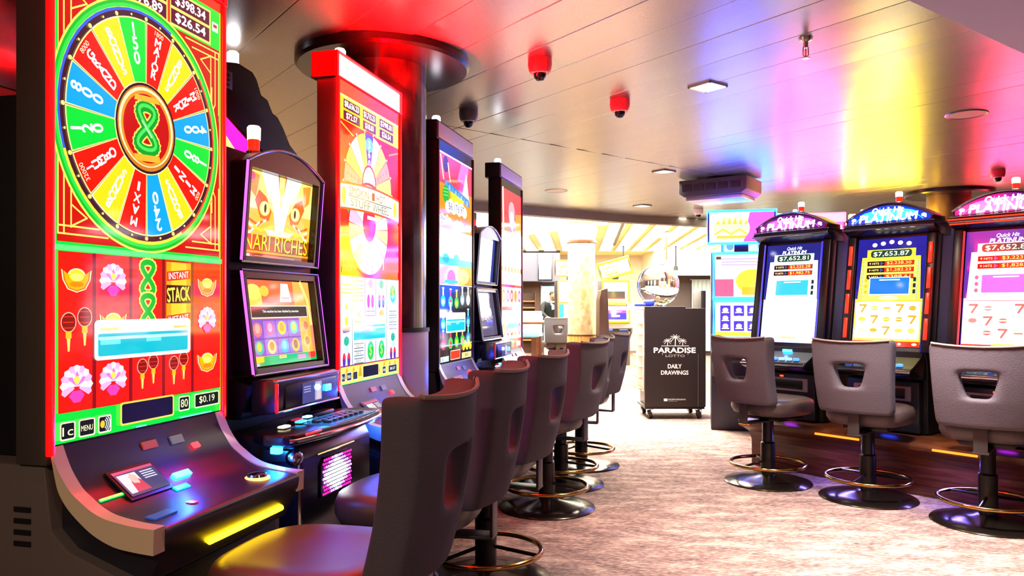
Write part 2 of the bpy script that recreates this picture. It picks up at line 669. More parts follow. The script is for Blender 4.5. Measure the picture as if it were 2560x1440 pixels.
def tall_machine(d, label, art, strip, strip_gain, sign_col, sign_gain, body, housing, deckcol=None, detail=2, lampcol='#f4f0ff', place=None, group='tall single-screen slot machines of the left row'):
    t = thing('slot_machine', label, 'slot machine', *(place or (lpos(d), LROT)), group)
    b = MB().use(body)
    b.prism([(-.215, 0), (-.215, .60), (-.05, .655), (0, .70), (.02, .86), (.50, .86), (.50, 0)], 'X', -.333, .333, .006)
    b.use(BLACKM).box(-.30, .30, -.222, -.214, .03, .57, .003)
    cab = b.build('cabinet', t)
    if detail > 1:
        for k in range(4):
            MB().use(BLACKM).box(-.3365, -.331, .06, .11, .66 + k * .028, .672 + k * .028).build('vent_slot', cab)
        for k in range(3):
            MB().use(BLACKM).box(-.3365, -.331, -.10, -.05, .52 + k * .028, .532 + k * .028).build('vent_slot', cab)
    h = MB().use(housing)
    h.box(-.345, .345, .004, .095, .862, 2.235, .004)
    h.use(BLACKM).box(-.26, .26, .095, .40, .862, 1.80, .01)
    h.build('screen_housing', t)
    # topper
    tp = MB().use(housing)
    tp.box(-.352, .352, .0, .12, 2.236, 2.35, .004)
    top = tp.build('topper', t)
    a = Art(gain=sign_gain, y=-.001)
    if strip_gain > 0:
        tl = MB().use(glow('#ff0000' if place is None else strip, strip_gain * 26, .2))
        tl.box(-.353, -.337, -.008, .0, 2.237, 2.349).box(.337, .353, -.008, .0, 2.237, 2.349).box(-.337, .337, -.008, .0, 2.342, 2.349).box(-.337, .337, -.008, .0, 2.237, 2.243)
        tl.box(-.356, -.3525, .006, .112, 2.245, 2.345).box(.3525, .356, .006, .112, 2.245, 2.345)
        tl.build('topper_light', top)
        if place is None:
            area('unseen_red_uplight', (.10, -.03, 2.37), (.55, .05), 60, (1, .0, .0), (pi + .6, 0, 0), top)  # added invisible red lamp aimed up to redden the ceiling planks
    if sign_gain > 0:
        a.rect(-.335, 2.245, .335, 2.34, sign_col)
        sg = a.build('topper_sign', top)
    else:
        MB().use(LILACP).box(-.335, .335, -.006, .0, 2.247, 2.338, .002).build('topper_sign', top)
    MB().use(BLACKM).lathe([(0, 0), (.03, 0), (.03, .012), (0, .012)], (-.2, .06, 2.35), 16).use(glow(lampcol, 9.)).lathe([(.026, .012), (.026, .045), (.02, .055), (0, .057)], (-.2, .06, 2.35), 16).build('top_lamp', top)
    # edge strips
    for s in (-1, 1):
        MB().use(glow(strip, strip_gain, .2) if strip_gain > 0 else mat('strip_' + strip, strip, .3, .3)).box(s * .329, s * .347, -.010, .004, .885, 2.235, .004).build('light_strip', t)
    # screen with its picture
    a = Art(gain=1., y=-.001)
    art(a)
    a.build('screen', t)
    # console
    con = MB().use(mat('console_black', '#1e1c25', .36) if deckcol is None else deckcol)
    pf = [(-p, z) for p, z in spline(PROF, 3)] + [(-.05, .56), (.0, .56)]
    con.prism(pf, 'X', -.30, .30)
    co = con.build('console', t, smooth=40)
    # metal side bands that sweep from the screen edge down to the nose
    outer = [(0, .902), (.014, .84), (.026, .80), (.05, .765), (.085, .733), (.13, .702), (.185, .68), (.24, .672), (.296, .668)]
    outer = spline(outer)
    inner = [(.298, .729), (.25, .731), (.2, .737), (.155, .746), (.12, .761), (.09, .781), (.06, .804), (.03, .844), (.012, .88), (.0, .91)]
    inner = spline(inner)
    for s in (-1, 1):
        MB().use(CHAMP if deckcol is None else mat('pale_trim', '#c9c2b8', .35, .5)).prism([(-p, z) for p, z in outer + inner], 'X', s * .338, s * .299).build('console_trim', t, smooth=40)
    # player display, LEDs and buttons
    fr = slope(MB().use(GREYPL if deckcol else BLACKM), -.215, -.055, (.045, .818), (.128, .752), .005).build('player_display', co)
    w = Art(gain=.9, warp=slope_warp(-.206, -.064, (.0525, .812), (.1205, .758), .0066))
    w.rect2 = lambda *q: w.poly([(q[0], q[1]), (q[2], q[1]), (q[2], q[3]), (q[0], q[3])], q[4])
    w.rect2(0, 0, 1, 1, '#4a4a72'); w.rect2(0, .9, 1, 1, '#e05a80'); w.rect2(.05, .1, .5, .85, '#f3e8ff')
    w.poly([(.2, .1), (.55, .1), (.5, .5), (.35, .75), (.25, .5)], '#d84a60'); w.poly([(.28, .45), (.42, .4), (.46, .7), (.36, .85), (.27, .7)], '#f0c8b8')
    for k in range(4):
        w.rect2(.6, .5 + k * .09, .92, .54 + k * .09, '#e8e8ff')
    w.mb.build('display_screen', fr, smooth=0)
    slope(MB().use(glow('#18b8ff', 26., .2)), -.02, .045, (.091, .777), (.106, .766), .006).build('bill_slot_light', co)
    led((.012, -.135, .815), 2.6, (.012, .06, 1), co)
    slope(MB().use(glow('#08a8c0', 2.4, .2)), -.066, -.012, (.130, .752), (.146, .745), .005).build('ticket_slot_light', co)
    slope(MB().use(glow('#20d060', 1.6, .2)), -.29, -.205, (.098, .772), (.104, .768), .005).build('status_light', co)
    slope(MB().use(glow('#ff1c20', 9., .2)), .135, .162, (.034, .834), (.046, .821), .006).build('call_button', co)
    slope(MB().use(glow('#c83830', .55, .3)), -.052, .004, (.014, .868), (.024, .848), .006).build('badge', co)
    slope(MB().use(glow('#6a6478', .5, .3)), .06, .112, (.016, .866), (.028, .844), .005).build('badge', co)
    MB().use(glow('#c01838', .9, .3)).lathe([(0, 0), (.016, 0), (.016, .004), (0, .006)], (-.105, -.223, .729), 16).build('menu_button', co)
    slope(MB().use(glow('#2858b8', .5, .3)), -.27, -.19, (.215, .7315), (.245, .7285), .004).build('blue_reflection', co)  # blue reflection on the deck, painted in as a faintly glowing slab
    sp = MB().use(glow('#ffb060', 2.6, .2)).lathe([(.0, .0), (.037, .0), (.037, .006), (.031, .0085), (0, .0085)], (.192, -.225, .7275), 24)
    sp.use(CHROME).lathe([(0, .0085), (.030, .0085), (.028, .016), (.015, .019), (0, .02)], (.192, -.225, .7275), 24)
    sp.build('spin_button', co)
    MB().use(glow('#ffd010', 14., .2) if deckcol is None else glow('#ffe890', 1.5, .2)).tube([(-.107, -.277, .632), (.239, -.277, .632)], .009, 10).build('light_bar', co)
    MB().use(glow('#2040ff', 3., .2)).tube([(.301, -.15, .66), (.301, -.15, .71)], .004, 6).build('edge_light', co)
    return t


# ---- pictures on the tall screens
RED, GRN, YEL, BLU, GOLD, MAR = '#f01808', '#00d838', '#f8d818', '#00a0ff', '#ffb820', '#5a1830'


def lotus(a, cx, cz, s):
    for k in range(11):
        t = radians(-25 + 23 * k)
        a.poly([(cx + s * .25 * cos(t - .5), cz + s * .25 * sin(t - .5)), (cx + s * .92 * cos(t - .20), cz + s * .95 * sin(t - .20)), (cx + s * 1.05 * cos(t), cz + s * sin(t)), (cx + s * .92 * cos(t + .20), cz + s * .95 * sin(t + .20)), (cx + s * .25 * cos(t + .5), cz + s * .25 * sin(t + .5))], '#ffffff' if k % 2 else '#ffb0e8')
    for k in range(7):
        t = radians(5 + 28 * k)
        a.poly([(cx, cz - s * .1), (cx + s * .45 * cos(t - .3), cz + s * .5 * sin(t - .3)), (cx + s * .68 * cos(t), cz + s * .7 * sin(t)), (cx + s * .45 * cos(t + .3), cz + s * .5 * sin(t + .3))], '#ff78d0' if k % 2 else '#ffe0f4')
    a.poly([(cx - s * .5, cz - s * .55), (cx - s * .25, cz - s * .3), (cx + s * .25, cz - s * .3), (cx + s * .5, cz - s * .55), (cx + s * .2, cz - s * .9), (cx - s * .2, cz - s * .9)], '#e040b0')
    a.ell(cx, cz + s * .25, s * .2, s * .18, '#ffe050', 10)


def ingot(a, cx, cz, s):
    def sh(k, col):
        a.poly([(cx - s * k, cz + s * .5 * k), (cx - s * .7 * k, cz + s * .30 * k), (cx - s * .35 * k, cz + s * .18 * k), (cx + s * .35 * k, cz + s * .18 * k), (cx + s * .7 * k, cz + s * .30 * k), (cx + s * k, cz + s * .5 * k),
                (cx + s * .92 * k, cz - s * .05 * k), (cx + s * .6 * k, cz - s * .55 * k), (cx, cz - s * .72 * k), (cx - s * .6 * k, cz - s * .55 * k), (cx - s * .92 * k, cz - s * .05 * k)], col)
    a.ell(cx, cz + s * .2, s * .62, s * .40, '#fff0b0', 20)
    sh(1.06, '#fff0b0'); sh(.97, '#d86010'); sh(.88, '#ffb000')
    a.ell(cx, cz + s * .18, s * .52, s * .34, '#ffd820', 18)
    a.ell(cx, cz + s * .12, s * .44, s * .22, '#fff470', 16)
    a.ell(cx, cz - s * .30, s * .5, s * .16, '#e08800', 14)


def lanterns(a, cx, cz, s):
    for dx, dz in ((-.45, -.1), (.45, .12)):
        x, z = cx + dx * s, cz + dz * s
        a.ell(x, z, s * .43, s * .46, '#ffb0a0', 18)
        a.ell(x, z, s * .38, s * .41, '#8a1008', 18)
        for k in (-.25, 0, .25):
            a.rect(x - s * .3, z + s * k - s * .02, x + s * .3, z + s * k + s * .02, '#e03818')
        a.rect(x - s * .16, z - s * .72, x + s * .16, z - s * .4, GOLD)
        a.poly([(x - s * .1, z - s * .72), (x + s * .1, z - s * .72), (x + s * .05, z - s * 1.3), (x - s * .05, z - s * 1.3)], '#ffd870')


def jackpot_box(a, x0, z0, x1, z1, txt, g=1., w=None):
    a.rect(x0, z0, x1, z1, MAR)
    if txt:
        a.text(txt, (x0 + x1) / 2, (z0 + z1) / 2, (z1 - z0) * .72, '#ffffff', 1.3, w=(x1 - x0) * (w or .78), bold=.0012)


def popup(a, x0, x1, z0, z1, g=1.):
    a.rrect(x0, z0, x1, z1, .012, '#f4fbff', 1.3)
    a.rrect(x0 + .004, z0 + .004, x1 - .004, z1 - .004, .01, '#eaf4fa', 1.1)
    a.rect(x0 + .02, z1 - .028, x0 + .085, z1 - .021, '#ffc878')
    a.rect(x1 - .075, z1 - .028, x1 - .015, z1 - .021, '#ffc878')
    h = (z1 - z0)
    a.rrect(x0 + .012, z0 + .010, x1 - .012, z0 + h * .66, .006, '#00b8cc')
    a.rect(x0 + .014, z0 + h * .5, x1 - .014, z0 + h * .58, '#b8f4f8')
    a.rect(x0 + .02, z0 + h * .38, x0 + .09, z0 + h * .5, '#70e0ea')
    a.rect((x0 + x1) / 2, z0 + h * .4, (x0 + x1) / 2 + .06, z0 + h * .5, '#70e0ea')


def fret(a, sx, sz, x, z):
    """gold angular corner lines; sx, sz mirror them into a corner"""
    for pts in ([(0, 0), (0, .20)], [(.018, 0), (.018, .17)], [(.04, .018), (.04, .15)], [(0, 0), (.16, 0)], [(0, .02), (.13, .02)], [(.04, .02), (.09, .045), (.04, .075)],
                [(.018, .17), (.035, .20), (.035, .12)]):
        a.line([(x + sx * p, z + sz * q) for p, q in pts], .0045, '#ffd860', 1.2)


def art_wheel(a):
    a.gain = 1.05
    a.rect(-.33, .905, .33, 2.235, '#100808')
    a.rect(-.326, 2.205, .326, 2.235, RED, 4.)
    a.rect(-.326, .910, .326, 2.205, GRN)
    # jackpots
    a.rect(-.305, 2.085, .275, 2.195, '#f8e070')
    for x0, x1, p, q in ((-.30, -.105, '$8,412.76', '$52.18'), (-.085, .07, '$1,576.89', '$76.89'), (.09, .268, '$398.34', '$26.54')):
        jackpot_box(a, x0, 2.145, x1, 2.188, p)
        jackpot_box(a, x0, 2.093, x1, 2.136, q)
    a.rect(-.100, 2.09, -.09, 2.19, '#e84020'); a.rect(.075, 2.09, .086, 2.19, '#e84020')
    a.rect(.282, 2.135, .312, 2.165, '#d8e0f0'); a.rect(.288, 2.148, .306, 2.158, '#d03020')
    # red field with gold corner lines
    a.rect(-.318, 1.41, .318, 2.08, '#c81408')
    for sx, x in ((1, -.315), (-1, .315)):
        fret(a, sx, -1, x, 2.07); fret(a, sx, 1, x, 1.43)
        a.rect(x - sx * .004 - .004, 1.85, x - sx * .004 + .004, 2.06, GRN)
    # wheel
    cx, cz, sx = -.014, 1.752, .93
    a.ell(cx, cz, .352 * sx, .352, '#f8e860', 64)
    a.ell(cx, cz, .346 * sx, .346, '#10b828', 64)
    a.ell(cx, cz, .338 * sx, .338, '#2ad848', 64)
    a.ell(cx, cz, .328 * sx, .328, '#e8d840', 64)
    a.sector(cx, cz, .318, .327, 70, 200, '#3060e8', 16, sx=sx); a.sector(cx, cz, .318, .327, 300, 400, '#e84820', 14, sx=sx)
    a.ell(cx, cz, .319 * sx, .319, '#401828', 64)
    seg = [('150', GRN, ''), ('MAJOR', RED, '1800'), ('BONUS', YEL, ''), ('MINOR', RED, '1000'), ('400', BLU, ''), ('180', GRN, ''), ('MINI', RED, '600'), ('BONUS', YEL, ''), ('240', BLU, ''), ('MAXI', RED, ''), ('BONUS', YEL, ''), ('JUMBO', RED, '32000'), ('120', GRN, ''), ('800', BLU, ''), ('GRAND', RED, '8000'), ('BONUS', YEL, '')]
    for i, (tx, col, sub) in enumerate(seg):
        th = 90 + 11.25 - 22.5 * i
        a.sector(cx, cz, .125, .304, th - 11.1, th + 11.1, '#ffe890' if col != YEL else '#fff8c0', 5, sx=sx)
        a.sector(cx, cz, .130, .300, th - 10.4, th + 10.4, col, 5, sx=sx)
        t = radians(th)
        n = len(tx)
        r0, r1 = (.262, .165) if sub else (.272, .17)
        if n == 3: r1 = .195
        for k, ch in enumerate(tx):
            r = r0 + (r1 - r0) * k / (n - 1)
            a.text(ch, cx + sx * r * cos(t), cz + r * sin(t), .034 if n == 3 else .024, '#ffffff', 1.4, w=None if ch != 'I' else .007, rot=th - 90, bold=.0012)
        if sub:
            a.text(sub, cx + sx * .287 * cos(t), cz + .287 * sin(t), .014, '#fff0c0', 1.2, rot=th - 90)
        tb = radians(th + 11.25)
        a.ell(cx + sx * .311 * cos(tb), cz + .311 * sin(tb), .006, .006, '#fff070', 8, 1.4)
        a.ell(cx + sx * .311 * cos(t), cz + .311 * sin(t), .0035, .0035, '#fff070', 6, 1.4)
    a.ell(cx, cz, .127 * sx, .127, '#301020', 40)
    a.ell(cx, cz, .120 * sx, .120, '#c87820', 40)
    a.ell(cx, cz + .003, .115 * sx, .112, '#ffe8b0', 40)
    a.ell(cx, cz, .106 * sx, .106, '#e09028', 40)
    a.ell(cx, cz, .097 * sx, .097, '#c01010', 40)
    # figure eight
    for col, w, dz in (('#ffd860', .037, 0), ('#109828', .028, 0), ('#48d858', .010, .003)):
        pts = [(cx + .030 * sin(2 * u) * (1 + .18 * (cos(u) < 0)), cz + dz + .062 * cos(u)) for u in [2 * pi * k / 40 for k in range(41)]]
        a.line(pts, w, col)
    a.line([(cx - .018, cz + .018), (cx + .018, cz - .02)], .007, '#a0f0a0')
    a.poly([(cx - .05, cz + .072), (cx + .05, cz + .08), (cx + .045, cz + .096), (cx - .045, cz + .088)], '#e8b030')
    a.poly([(cx - .05, cz - .078), (cx + .05, cz - .07), (cx + .055, cz - .088), (cx - .045, cz - .096)], '#e8b030')
    # reels
    a.rect(-.326, 1.388, .326, 1.402, '#60f080')
    a.rect(-.318, .985, .318, 1.386, RED)
    cols = [-.318, -.205, -.077, .053, .181, .318]
    for x in cols[1:-1]:
        a.rect(x - .006, .985, x + .006, 1.386, '#8a0c10')
    cc = [(cols[i] + cols[i + 1]) / 2 for i in range(5)]
    ingot(a, cc[0], 1.318, .045); lanterns(a, cc[0], 1.215, .056); lotus(a, cc[0], 1.052, .05)
    lotus(a, cc[1], 1.318, .046); ingot(a, cc[1], 1.205, .045); lotus(a, cc[1], 1.054, .047)
    for dz in (1.33, 1.235):
        pts = [(cc[2] + .022 * sin(2 * u), dz + .044 * cos(u)) for u in [2 * pi * k / 30 for k in range(31)]]
        a.line(pts, .024, '#ffe060'); a.line(pts, .015, '#10b030')
    lanterns(a, cc[2], 1.085, .048)
    a.rect(cols[3] + .01, 1.17, cols[4] - .01, 1.38, '#f0a010')
    a.rect(cols[3] + .03, 1.17, cols[4] - .03, 1.38, '#ffc830')
    for z in (1.345, 1.215):
        a.poly([(cols[3] + .012, z - .022), (cols[4] - .012, z - .012), (cols[4] - .012, z + .016), (cols[3] + .012, z + .006)], '#e83018')
        a.text('INSTANT', cc[3], z - .003, .02, '#ffffff', 1.3, w=.088, rot=5)
    a.rect(cols[3] + .01, 1.258, cols[4] - .01, 1.312, '#301008')
    a.text('STACK', cc[3], 1.285, .042, '#ffe050', 1.2, w=.1, rot=4, bold=.001)
    lanterns(a, cc[3], 1.085, .048)
    ingot(a, cc[4], 1.312, .043); lotus(a, cc[4], 1.205, .043); ingot(a, cc[4], 1.075, .045)
    popup(a, -.207, .168, 1.108, 1.213)
    # bottom bar
    a.rrect(-.118, .925, .095, .988, .008, '#e8c850', 1.1); a.rrect(-.112, .930, .089, .983, .006, '#141030')
    for x0, x1, tx in ((-.315, -.268, '1c'), (-.258, -.205, 'MENU'), (-.195, -.15, '')):
        a.rrect(x0, .917, x1, .963, .006, '#f0f0c0', 1.1); a.rrect(x0 + .004, .921, x1 - .004, .959, .004, '#10141c')
        if tx: a.text(tx, (x0 + x1) / 2, .939, .022 if tx == '1c' else .014, '#fff8b0', 1.3, w=(x1 - x0) * .7)
    a.ell(-.18, .94, .008, .01, '#ffc030', 12)
    for k in range(3):
        a.sector(-.18, .94, .012 + k * .006, .015 + k * .006, -55, 55, '#d8e8f0', 6)
    for x0, x1, tx in ((.115, .165, '80'), (.187, .308, '$0.19')):
        a.rrect(x0, .933, x1, .978, .006, '#f0f0c0', 1.1); a.rrect(x0 + .004, .937, x1 - .004, .974, .004, '#0c1c10')
        a.text(tx, (x0 + x1) / 2, .956, .024, '#fff8b0', 1.3, w=(x1 - x0) * .62)
    a.rect(-.06, .912, -.02, .916, '#80e8f8'); a.rect(.12, .912, .27, .916, '#80e8f8')


def art_banner(a):
    a.gain = 1.25
    a.rect(-.33, .885, .33, 2.235, '#200808')
    a.rect(-.326, 2.175, .326, 2.235, RED, 5.)
    a.rect(-.318, .905, .318, 2.175, '#e02010')
    a.poly([(-.318, 2.175), (.318, 2.175), (.318, 2.055), (.1, 2.055), (-.318, 2.065)], '#ffc818')
    a.rect(-.318, 2.165, .318, 2.175, '#ffe888')
    for x0, x1, p, q in ((-.285, -.125, '$8,636.23', '$72.57'), (-.092, .045, '$1,715.23', '$18.81'), (.09, .25, '$398.81', '$26.54')):
        jackpot_box(a, x0, 2.118, x1, 2.158, p, w=.86); jackpot_box(a, x0, 2.068, x1, 2.108, q, w=.66)
    a.line([(-.31, 2.05), (-.15, 2.0)], .008, '#ffb840'); a.line([(.31, 2.03), (.2, 2.0)], .008, '#ff9040')
    # upper wheel behind the banner
    cx, cz = -.028, 1.80
    R_ = .262
    a.ell(cx, cz, R_ * 1.02, R_ * 1.02, '#c01818', 48)
    cols = ['#2038d8', '#fff0d0', '#ffe048', '#f8a080', '#ffe868', '#ffffff', '#18b050', '#ffd040', '#f8b0a0', '#fff8c0', '#ffe050', '#f0f0ff', '#18b050', '#ffd858', '#f89080', '#ffe860', '#fff4d8', '#ffe048']
    for i, c_ in enumerate(cols):
        th = 90 - 20 * i
        a.sector(cx, cz, .05, R_ * .97, th - 9.6, th + 9.6, c_, 4)
        if i in (1, 3, 5, 14, 16, 17):
            t = radians(th)
            for k in range(4):
                r = .22 - k * .035
                a.text('WILD'[k] if i % 2 else 'SPIN'[k], cx + r * cos(t), cz + r * sin(t), .018, '#ff5848' if i in (3, 14) else '#f0a028', rot=th - 90)
        t = radians(th + 10)
        a.ell(cx + R_ * cos(t), cz + R_ * sin(t), .006, .006, '#fff8d0', 8, 1.3)
    a.ell(cx, cz + R_ * .78, .04, .034, '#30b8e8', 16)
    for k, ch in enumerate('360'):
        a.text(ch, cx, cz + .205 - .044 * k, .034, '#ffffff', 1.3, bold=.001)
    a.ell(cx, cz + .02, .075, .09, '#c02038', 24); a.ell(cx, cz + .02, .065, .08, '#fff0e0', 24)
    # lower wheel
    cz2 = 1.605
    a.rect(-.318, 1.42, .318, 1.66, '#d82818')
    R2 = .215
    a.ell(cx, cz2, R2 * 1.03, R2 * 1.03, '#c01818', 40)
    c2 = ['#10c8a8', '#fff4e0', '#ffe890', '#f8f0ff', '#ffe070', '#f0a0d0', '#ffffff', '#ffe890', '#fff0e0', '#10c060', '#fff8c0', '#ffe060', '#fff', '#f8d070', '#fff8f0', '#ffc860', '#fff']
    c2 = [c_ if len(c_) == 7 else '#fff8f4' for c_ in c2]
    for i, c_ in enumerate(c2):
        th = -90 - i * 360 / len(c2)
        a.sector(cx, cz2, .05, R2 * .97, th - 10, th + 10, c_, 4, 1.25)
    a.ell(cx, cz2 + .03, .07, .085, '#d82850', 24); a.text('0', cx, cz2 - .155, .05, '#f0ffff', w=.018)
    a.rect(-.05, 1.655, .05, 1.672, '#f8e8c0')
    for k in range(5):
        a.line([(-.24, 1.53 - k * .02), (-.262 + .01 * k, 1.50 - k * .018)], .034 - .004 * k, '#ffd020')
    a.line([(-.262, 1.46), (-.23, 1.43), (-.2, 1.45)], .022, '#ffc820')
    a.line([(.13, 1.47), (.13, 1.43)], .012, '#ffb040'); a.line([(-.29, 1.46), (-.3, 1.40)], .01, '#ff9030')
    # banner with two lines of lettering
    top = [(-.318 + .636 * k / 10, 1.792 + .018 * sin(pi * k / 10)) for k in range(11)]
    bot = [(-.318 + .636 * k / 10, 1.672 + .012 * sin(pi * k / 10)) for k in range(11)]
    a.poly(bot + top[::-1], '#e85820')
    a.poly([(x, z + .010) for x, z in bot] + [(x, z - .010) for x, z in top][::-1], '#fff0b8', 1.25)
    for x in (-.285, .27):
        a.ell(x, 1.735, .02, .04, '#ffd840', 12)
    a.text("SMOKIN", -.135, 1.765, .036, '#6a5a48', w=.2); a.rect(.0, 1.748, .03, 1.785, '#e05020')
    a.text("HOT", .1, 1.765, .036, '#5a6a78', w=.1)
    a.text('STUFF', -.12, 1.715, .036, '#587068', w=.2); a.text('WHEEL', .1, 1.715, .036, '#5a6878', w=.19)
    a.line([(-.24, 1.742), (.23, 1.738)], .004, '#405060')
    # reels
    a.rect(-.318, .985, .318, 1.385, '#30386a')
    xs = [-.318, -.205, -.077, .043, .166, .318]
    for i in range(5):
        a.rect(xs[i] + .003, .988, xs[i + 1] - .003, 1.38, '#f4ffff', 1.25)
    cc = [(xs[i] + xs[i + 1]) / 2 for i in range(5)]

    def bar(x, z, n=3):
        for k in range(n):
            zz = z + (k - (n - 1) / 2) * .034
            a.rect(x - .048, zz - .0125, x + .048, zz + .0125, '#485068'); a.rect(x - .046, zz - .0085, x + .046, zz + .0085, '#eaf4f8')
            a.text('BAR', x, zz, .013, '#3c5870', w=.05)

    def devil(x, z, s=1.):
        a.ell(x, z + .045 * s, .026 * s, .022 * s, '#20a890', 12)
        a.poly([(x - .03 * s, z + .02 * s), (x + .03 * s, z + .02 * s), (x + .022 * s, z - .01 * s), (x - .022 * s, z - .01 * s)], '#b8e0f0')
        for sx in (-1, 1):
            a.ell(x + sx * .022 * s, z - .035 * s, .016 * s, .03 * s, '#d03050', 12); a.ell(x + sx * .022 * s, z - .05 * s, .014 * s, .02 * s, '#5030a0', 12)

    def dollar(x, z):
        a.ell(x, z, .036, .045, '#30c8a0', 16); a.ell(x, z - .005, .03, .035, '#20b840', 14); a.text('$', x, z, .06, '#a8f080', w=.03)
    bar(cc[0], 1.335, 1); a.rect(cc[0] - .05, 1.305, cc[0] + .05, 1.311, '#f04060')
    a.ell(cc[0], 1.21, .02, .05, '#ffc030', 12); a.poly([(cc[0] - .045, 1.15), (cc[0] + .045, 1.16), (cc[0] + .03, 1.135), (cc[0] - .03, 1.13)], '#4830a0')
    devil(cc[0], 1.05); bar(cc[1], 1.32); devil(cc[2], 1.31); devil(cc[3], 1.31); dollar(cc[4], 1.31)
    devil(cc[1], 1.17, .8); bar(cc[2], 1.215, 1); a.ell(cc[3], 1.215, .03, .02, '#ffb040', 12)
    bar(cc[4], 1.18); bar(cc[1], 1.035); dollar(cc[2], 1.04); dollar(cc[3], 1.04); devil(cc[4], 1.05)
    popup(a, -.205, .16, 1.085, 1.202)
    a.rect(-.318, .905, .318, .982, '#ffe060')
    for k in range(9):
        x = -.26 + k * .066
        a.poly([(x - .02, .93), (x + .02, .93), (x + .004, .98), (x - .008, .97)], '#ff9820')
    a.rrect(-.105, .915, .075, .978, .006, '#fff4a0'); a.rrect(-.098, .921, .068, .972, .005, '#181830')
    for x0, x1, tx in ((-.31, -.275, '1c'), (-.262, -.215, 'MENU'), (-.203, -.155, ''), (.115, .155, '40'), (.185, .29, '$0.57')):
        a.rrect(x0, .918, x1, .957, .004, '#d8f0e0'); a.rrect(x0 + .003, .921, x1 - .003, .954, .003, '#303848')
        if tx: a.text(tx, (x0 + x1) / 2, .937, .014, '#ffffff', w=(x1 - x0) * .6)
    a.rect(-.318, .905, .318, .909, '#60f0a0')


